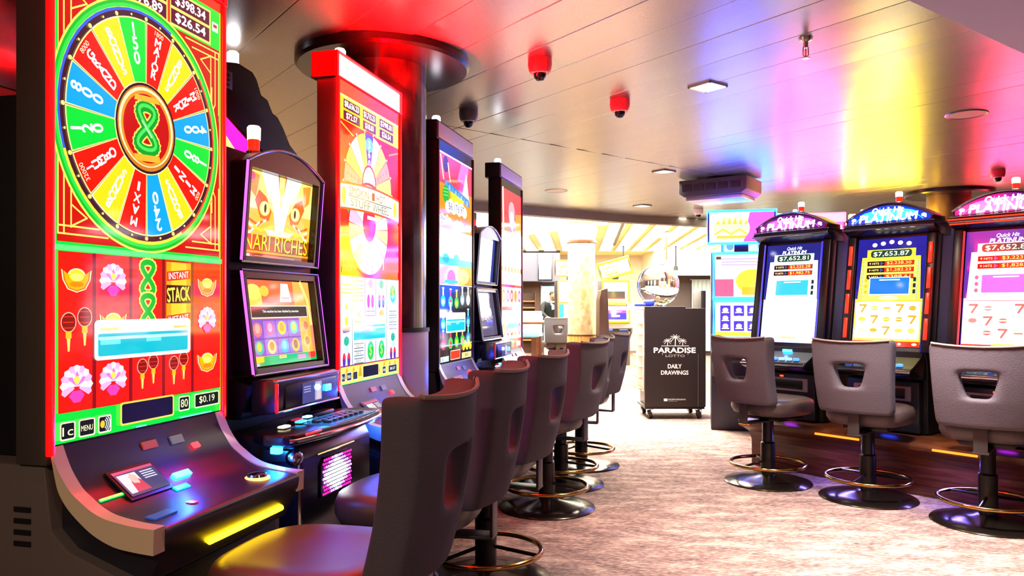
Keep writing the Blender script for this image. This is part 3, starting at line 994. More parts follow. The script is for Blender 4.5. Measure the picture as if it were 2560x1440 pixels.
def art_potion(a):
    a.gain = 1.25
    a.rect(-.33, .885, .33, 2.235, '#180c0a')
    a.rect(-.31, .905, .318, 2.175, '#f08818')
    a.poly([(-.31, 2.175), (.318, 2.175), (.318, 1.98), (-.31, 1.99)], '#e83848')
    a.poly([(.02, 2.05), (.2, 2.03), (.25, 2.16), (.1, 2.175)], '#f870c8')
    a.line([(-.31, 2.17), (.318, 2.17)], .012, '#ffc8e8')
    a.ell(-.2, 2.11, .05, .05, '#501820', 14); a.line([(-.29, 2.15), (-.24, 2.02)], .02, '#ffd858'); a.line([(-.16, 2.12), (-.12, 2.02)], .018, '#ffe080')
    a.poly([(.1, 1.94), (.2, 2.12), (.26, 1.94)], '#fff0b0')
    a.poly([(-.22, 2.02), (.25, 1.95), (.28, 1.90), (-.22, 1.97)], '#3c78c8')
    for k in range(8):
        a.ell(-.19 + k * .058, 1.985 - k * .009, .022, .02, ('#5898d8', '#78b8e8')[k % 2], 10)
    a.ell(-.2, 1.93, .06, .055, '#28a840', 16)
    for k in range(3):
        a.line([(-.24, 1.92 + k * .02), (-.16, 1.925 + k * .02)], .006, '#78e070')
    a.poly([(-.12, 1.96), (.15, 1.93), (.1, 1.86), (-.1, 1.87)], '#ffd020')

    def cloud(x, z, w, h, tx, n=7):
        for k in range(n):
            a.ell(x - w + 2 * w * k / (n - 1), z + (h * .25 if k % 2 else -h * .1), w * .32, h * .75, '#fffdf0', 14, 1.2)
        a.rect(x - w, z - h * .6, x + w, z + h * .6, '#fffdf0', 1.2)
        a.text(tx, x, z, h * 1.05, '#182878', w=w * 1.9)
    cloud(.0, 1.862, .16, .05, '$6,176.97'); cloud(-.22, 1.775, .085, .032, '994.82', 5); cloud(.05, 1.765, .07, .03, '39.45', 5); cloud(.24, 1.76, .05, .026, '20.50', 4)
    a.rect(-.31, 1.54, .318, 1.72, '#fffbe8', 1.35)  # white band: reflection of bright surroundings painted into the picture
    a.rect(-.31, 1.50, .318, 1.545, '#48c0e0'); a.ell(-.2, 1.54, .06, .03, '#2898c8', 14); a.ell(.0, 1.545, .06, .03, '#58d0f0', 14)
    a.poly([(-.31, 1.50), (.318, 1.50), (.318, 1.39), (-.31, 1.39)], '#f0a018')
    a.ell(-.03, 1.42, .2, .085, '#ffd028', 24); a.ell(-.1, 1.42, .08, .055, '#f06010', 16); a.ell(.15, 1.44, .1, .05, '#fff080', 16)
    a.rect(-.22, 1.39, .02, 1.41, '#40b8d8')
    a.rect(-.31, .985, .318, 1.385, '#10181c')
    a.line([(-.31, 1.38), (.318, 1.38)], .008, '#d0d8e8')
    xs = [-.25, -.115, .0, .115, .235]

    def flask(x, z, c1, c2, s=1.):
        a.poly([(x - .012 * s, z + .06 * s), (x + .012 * s, z + .06 * s), (x + .014 * s, z), (x - .014 * s, z)], c2)
        a.ell(x, z - .02 * s, .042 * s, .036 * s, c1, 16); a.ell(x, z - .025 * s, .026 * s, .02 * s, c2, 12); a.rect(x - .02 * s, z + .055 * s, x + .02 * s, z + .063 * s, '#f0f8ff')
    G, Bc, Rc, Yc = '#28c840', '#2888e8', '#e83828', '#c8e030'
    for x, z, p, q in ((xs[0], 1.30, G, '#e8ffe0'), (xs[1], 1.295, G, Rc), (xs[2], 1.29, G, Yc), (xs[3], 1.31, '#80b0ff', '#ffffff'), (xs[4], 1.31, '#b8d8ff', '#ffffff'),
                       (xs[0], 1.16, G, Yc), (xs[1], 1.21, '#e8f0ff', '#ffffff'), (xs[4], 1.17, Bc, '#70e8e0'), (xs[0], 1.04, '#e02850', '#c850f0'), (xs[1], 1.04, G, Rc), (xs[2], 1.045, G, Yc), (xs[3], 1.05, G, '#f0a080'), (xs[4], 1.06, Bc, '#60d8f0')):
        flask(x, z, p, q)
    popup(a, -.2, .175, 1.085, 1.209)
    a.rect(-.29, 1.005, .318, 1.012, '#78c0d8')
    a.rect(-.31, .905, .318, .985, '#181418')
    a.rrect(-.12, .915, .07, .975, .006, '#f8c0a0'); a.rrect(-.113, .921, .063, .969, .005, '#f03818')
    for k in range(5):
        a.ell(.14 + .035 * k, .985 + .02 * (k % 2), .028, .024, ('#f0d028', '#f8f080')[k % 2], 12)
    a.rect(.1, .912, .3, .95, '#d8c888'); a.rect(-.3, .912, -.15, .945, '#c0d0e0'); a.text('1c', -.26, .928, .02, '#101820'); a.text('$0.42', .2, .931, .022, '#101820')
    a.rect(-.31, .895, .318, .900, '#8890a0')


def art_festive(a):
    a.gain = 1.3
    a.rect(-.33, .885, .33, 2.235, '#180c0a')
    a.rect(-.318, .905, .318, 2.17, '#f06858')
    a.poly([(-.318, 2.17), (.318, 2.17), (.318, 1.86), (-.318, 1.9)], '#e83040')
    a.line([(-.27, 2.16), (-.25, 1.82)], .04, '#ffe8d0'); a.ell(.0, 2.0, .1, .09, '#ff98a8', 20); a.ell(.06, 1.9, .1, .05, '#c0a8f8', 16); a.ell(.0, 1.95, .07, .06, '#fff0f8', 16)
    for k in range(6):
        a.ell(-.05 + .06 * k, 1.87 + .02 * (k % 2), .025, .022, ('#8060e0', '#ffffff', '#f050a0')[k % 3], 10)
    a.poly([(.12, 2.0), (.318, 2.02), (.318, 1.84), (.1, 1.85)], '#ff8828')
    a.rect(-.318, 1.56, .318, 1.84, '#fffdf2', 1.4)  # pale band paints in a bright reflection on the screen glass
    for k in range(6):
        a.rect(-.27 + k * .1, 1.50, -.22 + k * .1, 1.56, ('#f0a8b8', '#f8d0a0')[k % 2])
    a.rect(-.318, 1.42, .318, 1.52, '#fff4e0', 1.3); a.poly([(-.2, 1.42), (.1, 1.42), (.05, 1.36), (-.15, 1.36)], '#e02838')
    xs = [-.25, -.12, .0, .12, .25]
    a.rect(-.318, .985, .318, 1.40, '#ffdcd8')
    for i, x in enumerate(xs):
        for j, z in enumerate((1.33, 1.2, 1.06)):
            a.ell(x, z, .045, .05, ('#f8a020', '#e84878', '#b060d8', '#fff0a0', '#f03028', '#ffffff')[(i * 2 + j * 3) % 6], 16)
            a.ell(x, z, .025, .03, ('#fff0c0', '#ffffff', '#f8d0ff', '#ff9040')[(i + j) % 4], 12)
    a.rect(-.318, 1.215, .0, 1.245, '#e82030')
    popup(a, -.13, .2, 1.06, 1.19)
    a.rect(-.318, .905, .318, .985, '#f04838'); a.rect(-.1, .915, .08, .975, '#ff8070'); a.rect(.15, .92, .28, .96, '#ffe8d8')
    a.text('$0.66', .215, .94, .02, '#a01020'); a.rect(-.318, 1.0, -.3, 1.4, '#60d850')


tall_machine(2.169, 'huge red-edged slot machine with prize wheel on screen, nearest on the left', art_wheel, '#ff0202', 5., '#f01830', 1.5, GREYBROWN, DARKCOL)
tall_machine(3.595, 'tall red-edged slot machine under a glowing white topper sign, before the dark pillar', art_banner, '#ff0202', 6., '#fff4ec', 1.7, BLACKM, DARKCOL, mat('console_grey', '#45424a', .4, .2))
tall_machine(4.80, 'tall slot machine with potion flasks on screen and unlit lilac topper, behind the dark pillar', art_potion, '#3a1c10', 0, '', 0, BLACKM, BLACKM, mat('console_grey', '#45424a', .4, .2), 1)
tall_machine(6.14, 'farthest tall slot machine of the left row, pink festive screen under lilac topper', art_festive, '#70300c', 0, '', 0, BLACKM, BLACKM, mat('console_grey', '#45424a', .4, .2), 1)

# ---- narrower machines with two stacked screens between the tall ones


def yw(z):
    pts = [(-1, -.02), (.95, -.028), (1.01, -.02), (1.375, .028), (1.405, .028), (1.76, 0.), (3, -.02)]
    for (a, b), (c, d) in zip(pts, pts[1:]):
        if a <= z <= c:
            return b + (d - b) * (z - a) / (c - a)
    return 0


def bend(mb):
    for v in mb.bm.verts:
        v.co.y += yw(v.co.z)
    return mb


def ledge_arc(w, z0, zs, zp, n=12):
    """outline with a flat bottom and an arched top"""
    pts = [(-w, z0), (w, z0)]
    for k in range(n + 1):
        x = w - 2 * w * k / n
        pts.append((x, zs + (zp - zs) * (1 - (x / w) ** 2)))
    return pts


def dual_machine(d, label, art_up, art_low, glow_side, lit=True):
    t = thing('slot_machine', label, 'slot machine', lpos(d), LROT, 'two-screen slot machines of the left row')
    c = MB().use(BLACKM)
    c.box(-.285, .285, .05, .50, .0, 1.80, .01)
    c.use(BLACK).prism([(-.03, .98), (.06, 1.0), (.06, .86), (-.0, .86)], 'X', -.28, .28)
    c.build('cabinet', t)
    lo = MB().use(GUN)
    lo.prism([(-.222, .05), (-.222, .735), (-.20, .78), (.05, .82), (.05, .05)], 'X', -.272, .272, .012, 3)
    lo.use(CHROME).tube([(-.274, -.218, .06), (-.274, -.218, .74)], .006, 8).tube([(-.16, -.223, .73), (.12, -.223, .73)], .004, 6)
    low = lo.build('lower_door', t)
    if lit:
        a = MB().use(mat('bead_panel', '#201838', .15, .2))
        a.prism([(-.145, .575), (.07, .575), (.09, .60), (.09, .70), (.065, .715), (-.12, .715), (-.145, .69)], 'Y', -.230, -.222)
        for i in range(15):
            for j in range(10):
                x = -.13 + i * .0145 + (j % 2) * .007; z = .585 + j * .0132
                e = abs(x + .03) / .11 + abs(z - .645) / .07
                colb = '#f4fbff' if e < .9 else ('#d080ff' if e < 1.25 else '#b01880')
                a.use(glow(colb, 9. if e < .9 else 2.5, .2)).lathe([(.0055, 0), (.004, .003), (0, .004)], seg=6, mtx=Matrix.Translation((x, -.2305, z)) @ Matrix.Rotation(pi / 2, 4, 'X'))
        a.build('bead_light_panel', low)
    # bezels and recessed screens
    for nm, z0, zs, zp in (('upper_bezel', 1.405, 1.752, 1.822), ('lower_bezel', 1.010, 1.372, 1.376)):
        b = MB().use(BLACK)
        if nm == 'upper_bezel':
            b.prism([(-.262, 1.735)] + [(.262, 1.735)] + ledge_arc(.262, 0, 1.752, 1.822)[2:], 'Y', -.016, .06)
        else:
            b.box(-.262, .262, -.016, .06, 1.350, 1.374)
        b.box(-.262, -.232, -.016, .06, z0, zs - .012).box(.232, .262, -.016, .06, z0, zs - .012).box(-.262, .262, -.016, .06, z0, z0 + .02)
        bz = bend(b).build(nm, t)
        for sx_ in (-1, 1):
            e = MB().use(glow(glow_side, 2.2 if lit else .35, .2))
            e.tube([(sx_ * .262, -.018, z0 + .005), (sx_ * .262, -.018, (z0 + zs) / 2), (sx_ * .262, -.018, zs)], .005, 8)
            bend(e).build('edge_light', bz)
        k = MB().use(CHROME)
        if nm == 'upper_bezel':
            pts = [(x, -.02, z) for x, z in ledge_arc(.264, 0, 1.752, 1.824)[2:]]
            k.tube(pts, .005, 8)
        else:
            k.tube([(-.264, -.018, 1.376), (.264, -.018, 1.376)], .005, 8)
        k.tube([(-.256, -.02, z0), (-.256, -.02, zs)], .0035, 6).tube([(.256, -.02, z0), (.256, -.02, zs)], .0035, 6)
        k.tube([(-.264, -.018, z0), (.264, -.018, z0)], .005, 8)
        bend(k).build('chrome_edge', bz)
        a = Art(gain=1.15 if lit else 1.6, warp=lambda x, y, z: (x + .008, .012 + y + yw(z), z))
        (art_up if nm == 'upper_bezel' else art_low)(a)
        a.build(nm.replace('bezel', 'screen'), t)
    # candle lamp
    cn = MB().use(CHROME).lathe([(0, 0), (.03, 0), (.03, .025), (.022, .03)], (-.05, .1, 1.80), 20)
    cn.use(glow('#ff2a10', 1.1, .2)).lathe([(.021, .03), (.022, .07)], (-.05, .1, 1.80), 20)
    cn.use(glow('#ffd8a8' if lit else '#50402c', 2.6 if lit else 1, .2)).lathe([(.024, .07), (.025, .115), (.02, .122), (0, .124)], (-.05, .1, 1.80), 20)
    cn.build('candle_lamp', t)
    # card reader block
    r = MB().use(GUN).prism([(-.115, .882), (-.122, .99), (-.10, 1.0), (-.02, .995), (-.02, .87)], 'X', -.25, .20, .006)
    r.use(BLACK).box(-.20, .17, -.124, -.116, .89, .975, .003)
    r.use(CHROME).tube([(-.25, -.123, .992), (.20, -.123, .992)], .004, 6).tube([(-.25, -.119, .885), (.20, -.119, .885)], .004, 6)
    rd = r.build('card_reader', t)
    MB().use(glow('#e01010', .9, .2) if lit else REDPL).box(-.252, -.243, -.124, -.112, .885, .985, .002).build('red_end_strip', rd)
    a = Art(gain=.7, y=-.125)
    a.rect(-.09, .895, .055, .97, '#5858a0'); a.rect(.0, .9, .05, .968, '#c8c0e8'); a.poly([(.01, .9), (.045, .9), (.04, .95), (.03, .965), (.015, .95)], '#f0e0f0')
    for k in range(3): a.rect(-.08, .935 + k * .009, -.03, .939 + k * .009, '#b8b8e8')
    a.build('player_display', rd)
    MB().use(glow('#18b8ff', 26., .2)).box(.078, .118, -.131, -.122, .925, .95, .003).build('bill_slot_light', rd)
    led((.10, -.17, .937), 1.6, (.012, .06, 1), rd)
    # rounded button deck
    deck = [(-.30, -.06), (-.36, -.14), (-.355, -.21)]
    deck += [(-.33 + .66 * k / 12, -.235 - .035 * sin(pi * k / 12)) for k in range(13)]
    deck += [(.355, -.21), (.36, -.14), (.30, -.06)]
    dk = MB().use(BLACK).prism(deck, 'Z', .79, .828, .008, 3)
    dk.use(CHROME).tube([(-.345, -.225, .808)] + [(-.33 + .66 * k / 12, -.243 - .035 * sin(pi * k / 12), .808) for k in range(13)] + [(.345, -.225, .808)], .007, 8)
    de = dk.build('button_deck', t)
    kb = MB().use(glow('#1878c0', .55, .25)).box(-.12, .25, -.255, -.115, .826, .8305)
    kb.build('key_plate', de)
    for j in range(2):
        for i in range(7):
            MB().use(mat('key_blue', '#28384c', .3, .3)).box(-.105 + i * .042 + j * .016, -.072 + i * .042 + j * .016, -.195 - j * .036, -.168 - j * .036, .830, .841, .004).build('key', de)
    MB().use(BLACK).box(.03, .20, -.10, -.055, .828, .842, .005).build('wrist_rest', de)
    for x, y, cl, g in ((-.22, -.13, '#fff4c0', 5.), (-.10, -.125, '#20a8ff', 8.), (.02, -.085, '#60d0ff', 9.), (-.06, -.085, '#c02848', .8)):
        MB().use(BLACKM).box(x - .034, x + .034, y - .022, y + .022, .826, .832, .004).use(glow(cl, g, .2)).box(x - .024, x + .024, y - .013, y + .013, .831, .838, .004).build('lit_button', de)
    MB().use(glow('#ff2020', 2., .2)).box(-.30, -.20, -.252, -.244, .822, .829, .002, mtx=Matrix.Translation((0, -.012, 0)) ).build('red_trim', de)
    for x in (-.352, .352):
        MB().use(glow('#18b8ff', 24., .2)).box(x - .012, x + .012, -.20, -.165, .768, .79, .004).build('corner_light', de)
        led((x * 1.06, -.215, .755), 1.2, (.012, .06, 1), de)
    MB().use(CHROME).sphere((-.29, -.21, .745), .03, 16).use(GUN).box(-.305, -.27, -.20, -.10, .73, .77, .004).build('lock_knob', t)
    return t


def art_tiger(a):
    a.rect(-.222, 1.426, .222, 1.734, '#f8b840')
    a.rect(-.222, 1.66, .222, 1.734, '#ffd468'); a.rect(-.222, 1.60, .222, 1.66, '#ffe490')
    # stripes of a fierce striped face
    O = '#d86818'
    for s in (-1, 1):
        a.poly([(s * .02, 1.734), (s * .05, 1.734), (s * .035, 1.66), (s * .015, 1.62)], O)
        a.poly([(s * .09, 1.734), (s * .14, 1.734), (s * .10, 1.67), (s * .07, 1.64)], '#fff8e8', 1.3)
        a.poly([(s * .03, 1.734), (s * .10, 1.734), (s * .07, 1.66), (s * .05, 1.61), (s * .03, 1.54), (s * .0, 1.53), (s * .0, 1.60)], '#fffaf0', 1.35)
        a.poly([(s * .06, 1.60), (s * .10, 1.65), (s * .15, 1.67), (s * .17, 1.63), (s * .13, 1.57), (s * .075, 1.565)], O)
        a.poly([(s * .15, 1.72), (s * .21, 1.73), (s * .20, 1.66), (s * .165, 1.64)], '#f09030')
        a.ell(s * .105, 1.606, .034, .027, '#ffe878', 16); a.ell(s * .105, 1.608, .02, .024, '#fff4b0', 12); a.ell(s * .102, 1.607, .008, .017, '#584010', 10)
        for k in range(4):
            a.line([(s * .075 + s * .02 * k, 1.57 - .006 * k), (s * (.15 + .015 * k), 1.545 - .012 * k), (s * .20, 1.56 - .016 * k)], .009, (O, '#fff4e0')[k % 2])
        a.line([(s * .05, 1.545), (s * .12, 1.525), (s * .17, 1.535)], .012, '#ffd030')
    a.poly([(-.02, 1.62), (.02, 1.62), (.03, 1.53), (-.03, 1.53)], '#fffaf0', 1.35)
    a.poly([(-.10, 1.532), (.10, 1.532), (.07, 1.512), (-.07, 1.512)], '#fff2c0')
    a.rect(-.222, 1.426, .222, 1.508, '#b05010')
    a.text('NARI RICHES', .0, 1.478, .06, '#7a3404', w=.435, bold=.002)
    a.text('NARI RICHES', -.003, 1.482, .058, '#ffd820', 1.15, w=.43)
    a.rect(-.222, 1.442, .222, 1.450, '#e8a020'); a.rect(-.222, 1.426, .222, 1.440, '#8a3810')
    a.rect(-.21, 1.429, -.18, 1.438, '#f0c0a0'); a.rect(-.15, 1.431, .12, 1.433, '#d0a080'); a.rect(-.10, 1.435, .17, 1.4365, '#d0a080')
    a.ell(-.195, 1.712, .018, .015, '#d05878', 12); a.text('NARI', -.195, 1.69, .008, '#b05868')


def art_tigerlow(a):
    a.rect(-.222, 1.035, .222, 1.345, '#e88868')
    a.rect(-.222, 1.26, .222, 1.345, '#f06838'); a.rect(.1, 1.24, .222, 1.345, '#f8a850'); a.rect(-.222, 1.225, -.12, 1.30, '#ffc850')
    a.ell(-.17, 1.30, .05, .03, '#ffd860', 14); a.ell(-.1, 1.305, .03, .02, '#ffc040', 12); a.poly([(.0, 1.265), (.08, 1.265), (.065, 1.335), (.015, 1.335)], '#fff0e0'); a.rect(.012, 1.275, .068, 1.285, '#c89080')
    a.line([(.16, 1.34), (.2, 1.27), (.21, 1.18)], .018, '#ffd878')
    a.rect(-.20, 1.205, .19, 1.252, '#fff0c8'); a.rect(-.196, 1.209, .186, 1.248, '#4a3c34')
    a.text('This machine has been disabled by attendant', .0, 1.229, .012, '#ffffff', 1.2, w=.25)
    a.rect(-.20, 1.07, .12, 1.203, '#8858b8'); a.rect(-.135, 1.075, .118, 1.195, '#a070c8')
    for x in (-.135, -.05, .03):
        a.rect(x - .002, 1.07, x + .002, 1.20, '#7048a0')
    a.rect(-.20, 1.128, .118, 1.134, '#7048a0')
    a.rect(.12, 1.06, .20, 1.203, '#f8b040')
    for x, z, c1, c2 in ((-.17, 1.165, '#e87878', '#f8a898'), (-.09, 1.168, '#e868a0', '#f8a8c8'), (-.01, 1.168, '#f8c830', '#d8a020'), (.075, 1.168, '#70c8b0', '#e8e070'), (-.17, 1.10, '#40b0a8', '#e8c840'), (-.09, 1.10, '#f8d870', '#c08830'), (-.005, 1.10, '#58b0e0', '#88d0f0'), (.075, 1.10, '#f0b848', '#a06820'), (.165, 1.17, '#e8a860', '#c86828'), (.165, 1.11, '#f0c060', '#c07838')):
        a.ell(x, z, .028, .026, c1, 16); a.ell(x, z + .003, .016, .017, c2, 12)
    a.rect(-.222, 1.035, .222, 1.068, '#20b060'); a.rrect(-.215, 1.048, -.15, 1.070, .006, '#f8c818'); a.rrect(-.05, 1.055, .0, 1.066, .004, '#f0d060')
    a.text('BONUS', -.025, 1.0605, .006, '#704010'); a.rrect(.16, 1.045, .215, 1.068, .005, '#e83828'); a.rect(.08, 1.045, .14, 1.062, '#c888b8'); a.rect(-.222, 1.035, -.18, 1.046, '#88b8d0')


def art_pale_up(a):
    a.rect(-.222, 1.426, .222, 1.734, '#fffaff', 1.2); a.rect(-.222, 1.426, .222, 1.50, '#c8e0f4'); a.rect(.16, 1.426, .222, 1.734, '#4048a8', .5)
    for k in range(5): a.rect(-.2 + k * .07, 1.45, -.16 + k * .07, 1.47, '#90c8e0')


def art_pale_low(a):
    a.rect(-.222, 1.035, .222, 1.345, '#6a6284', .45); a.rect(-.222, 1.19, .1, 1.345, '#fff8f4'); a.ell(-.02, 1.20, .15, .05, '#f0e4ee', 18, .9)
    for k in range(6): a.ell(-.18 + .06 * k, 1.15 + .01 * (k % 3), .03, .018, '#a09ab4', 8, .6)


dual_machine(2.864, 'purple-edged two-screen slot machine reading NARI RICHES, beside the huge prize-wheel machine', art_tiger, art_tigerlow, '#c050ff')
dual_machine(5.50, 'grey two-screen slot machine with pale screens, between the flask and the pink festive machines', art_pale_up, art_pale_low, '#a8a0b8', False)

# ---- black rear housings of the machines that stand back to back with the left row
t = thing('slot_machine', 'black stepped rear of a machine with vents and white lamp, behind the NARI RICHES machine', 'slot machine', (.26 * 4 - 2.42, 4, 0), LROT)
out = [(-.62, 0), (-.62, 2.43), (-.36, 2.47), (-.30, 2.45), (-.10, 2.50), (.03, 2.49), (.07, 2.46), (.11, 2.39), (.17, 2.38), (.22, 2.32), (.27, 2.31), (.33, 2.26), (.40, 2.18), (.52, 2.12), (.56, 0)]
MB().use(BLACKM).prism(out, 'Y', .0, .5, .008).build('housing', t)
v = MB().use(mat('vent_grey', '#4c4a52', .4, .5)).box(-.34, -.16, -.008, .0, 2.34, 2.43, .003)
vo = v.build('vent', t)
for k in range(3): MB().use(BLACK).box(-.32, -.19, -.011, -.007, 2.352 + .024 * k, 2.363 + .024 * k).build('slot', vo)
MB().use(GUN).lathe([(0, 0), (.032, 0), (.032, .02), (0, .02)], (-.06, .06, 2.49), 16).use(glow('#f4f4ff', 12., .2)).lathe([(.03, .02), (.03, .075), (.02, .085), (0, .086)], (-.06, .06, 2.49), 16).build('candle_lamp', t)
a = Art(gain=1.6, y=-.40)
a.poly([(-.80, 1.83), (-.50, 1.83), (-.52, 1.93), (-.60, 1.96), (-.80, 2.05)], '#f020b0'); a.poly([(-.80, 1.83), (-.58, 1.83), (-.68, 1.89), (-.80, 1.98)], '#ffe868', 1.4)
tp = MB().use(BLACKM).prism([(-.82, 1.815), (-.49, 1.815), (-.50, 1.95), (-.59, 1.98), (-.82, 2.07)], 'Y', -.398, -.34).use(BLACKM).box(-.62, -.52, -.36, .05, 1.85, 1.90)
a.build('lit_topper', tp.build('topper', t))
t = thing('slot_machine', 'dark machine rear glimpsed at the left edge, behind the huge prize-wheel machine', 'slot machine', (.26 * 2 - 2.42, 2.0, 0), LROT)
MB().use(BLACKM).prism([(-1.3, 0), (-1.3, 2.5), (.95, 2.5), (1.0, 2.4), (1.0, 0)], 'Y', 0, .5, .01).build('housing', t)
MB().use(GUN).box(-.2, .9, -.006, 0, 2.0, 2.3, .003).build('rear_plate', t)
t = thing('slot_machine', 'dark machine rear with sloping top, behind the grey two-screen machine', 'slot machine', (.26 * 7 - 2.38, 7.0, 0), LROT)
MB().use(BLACKM).prism([(-1.0, 0), (-1.0, 1.95), (-.45, 2.08), (-.2, 2.18), (.2, 2.18), (.2, 0)], 'Y', 0, .5, .01).build('housing', t)
MB().use(glow('#fff4e0', 4., .2)).box(-.60, -.57, -.012, 0, 1.80, 1.87).build('slot_light', t)

# ------------------------------------------------------------------ right bank on a dark wooden plinth
RROT = radians(-51.7)
RX = Vector((.62, -.785, 0)); RN = Vector((-.785, -.62, 0))
LEAN = .155


def rlean(y, z):
    return y + max(0, (z - .95)) * LEAN


def right_machine(px_, py_, label, theme, art_fn, sign_fn, bars, lowlight, sidecol=BLUEGREY):
    t = thing('slot_machine', label, 'slot machine', (px_, py_, 0), RROT, 'arched-sign slot machines of the right bank')
    Z0 = .375
    c = MB().use(BLACKM)
    c.prism([(.02, Z0), (.02, .86), (-.02, .93), (-.0, .96), (.125, 1.78), (.16, 1.82), (.60, 1.82), (.60, Z0)], 'X', -.285, .285, .012, 3)
    c.use(sidecol).prism([(.14, .98), (.245, 1.80), (.58, 1.80), (.58, .98)], 'X', .284, .292, .002).prism([(.14, .98), (.245, 1.80), (.58, 1.80), (.58, .98)], 'X', -.292, -.284, .002)
    c.build('cabinet', t)
    # curved front side rails
    for s in (-1, 1):
        r = MB().use(BLACK).prism([(-.035, .93), (.09, 1.76), (.17, 1.76), (.05, .93)], 'X', s * .245, s * .315, .012, 3)
        rail = r.build('side_rail', t)
        if bars:
            for k in range(4):
                z0 = 1.02 + k * .175
                l = MB().use(glow('#ff2c10', 1.3, .3)).box(s * .28 - .013, s * .28 + .013, -.008, .004, z0, z0 + .145, .004)
                for vtx in l.bm.verts: vtx.co.y += (vtx.co.z - .95) * .1506 - .036
                l.build('light_bar', rail)
        else:
            MB().use(glow(theme, .9, .3)).tube([(s * .245, -.034, .96), (s * .245, .084, 1.74)], .006, 6).build('edge_light', rail)
    a = Art(gain=1., warp=lambda x, y, z: (x, -.006 + (z - .96) * .1506 + y, z))
    art_fn(a)
    a.build('screen', t)
    # visor and arched sign
    v = MB().use(GUN).prism([(.13, 1.745), (.02, 1.80), (.03, 1.83), (.30, 1.84), (.30, 1.74)], 'X', -.32, .32, .008)
    v.use(CHROME).tube([(-.32, .018, 1.80), (.32, .018, 1.80)], .007, 8).tube([(-.32, .03, 1.835), (.32, .03, 1.835)], .005, 8)
    vi = v.build('visor', t)
    if theme == '#ff3040':
        MB().use(glow('#ff3010', 2., .2)).tube([(-.32, .012, 1.815), (.32, .012, 1.815)], .005, 6).tube([(-.31, .016, 1.785), (.31, .016, 1.785)], .005, 6).build('visor_light', vi)
    sg = ledge_arc(.305, 1.835, 1.87, 1.975, 18)
    s_ = MB().use(BLACK).prism(sg, 'Y', .045, .24, .006)
    s_.use(CHROME).tube([(x, .042, z) for x, z in ledge_arc(.305, 0, 1.87, 1.977, 18)[2:]], .007, 8)
    so = s_.build('sign_box', t)
    a = Art(gain=1., y=.044)
    sign_fn(a, ledge_arc(.288, 1.845, 1.872, 1.962, 18))
    a.build('sign_face', so)
    cn = MB().use(CHROME).lathe([(0, 0), (.026, 0), (.026, .02), (.02, .025)], (.03, .15, 1.968), 16)
    cn.use(glow('#ff2810', 1.2, .2)).lathe([(.021, .025), (.022, .06)], (.03, .15, 1.968), 16)
    cn.use(glow('#fff4e8', 6., .2)).lathe([(.023, .06), (.024, .09), (.018, .097), (0, .098)], (.03, .15, 1.968), 16)
    cn.build('candle_lamp', t)
    # deck
    d = MB().use(BLACK).prism([(-.02, .94), (-.05, .90), (-.16, .845), (-.215, .825), (-.22, .79), (-.16, .765), (.03, .74), (.03, .93)], 'X', -.27, .27, .008)
    d.use(CHROME).tube([(-.27, -.22, .807), (.27, -.22, .807)], .006, 8)
    de = d.build('button_deck', t)
    MB().use(glow('#18b8ff', 26., .2)).box(-.0, .075, -.066, -.05, .897, .917, .003).build('bill_slot_light', de)
    led((.04, -.10, .907), 1.6, (.012, .06, 1), de)
    a = Art(gain=1.1, y=-.075)
    a.rect(-.17, .865, -.09, .905, '#d8d8f0'); a.poly([(-.15, .87), (-.11, .87), (-.13, .90)], '#684058')
    MB().use(GUN).box(-.175, -.085, -.074, -.03, .86, .91, .003).build('display_housing', de)
    a.build('player_display', de)
    for k in range(7):
        MB().use(glow('#a8d8ff', 1.2, .2) if k % 3 else glow('#4888ff', 2., .2)).box(-.2 + k * .06, -.16 + k * .06, -.185, -.155, .842, .862, .005).build('lit_button', de)
    lo = MB().use(mat('low_door', '#2c2a34', .3, .5)).box(-.255, .255, -.045, .022, Z0 + .01, .74, .012, 3)
    lo.use(GREYPL).box(-.2, .2, -.05, -.04, .60, .70, .004).use(BLACK).box(-.16, .16, -.053, -.048, .615, .685, .003)
    ld = lo.build('lower_door', t)
    MB().use(glow(lowlight, 7., .2)).sphere((.05, -.062, .425), .03, 14, (1.9, .5, .45)).build('base_light', ld)
    MB().use(glow('#ff5020', 2., .2)).box(-.03, .0, -.055, -.049, .705, .718, .002).build('ticket_light', ld)
    return t


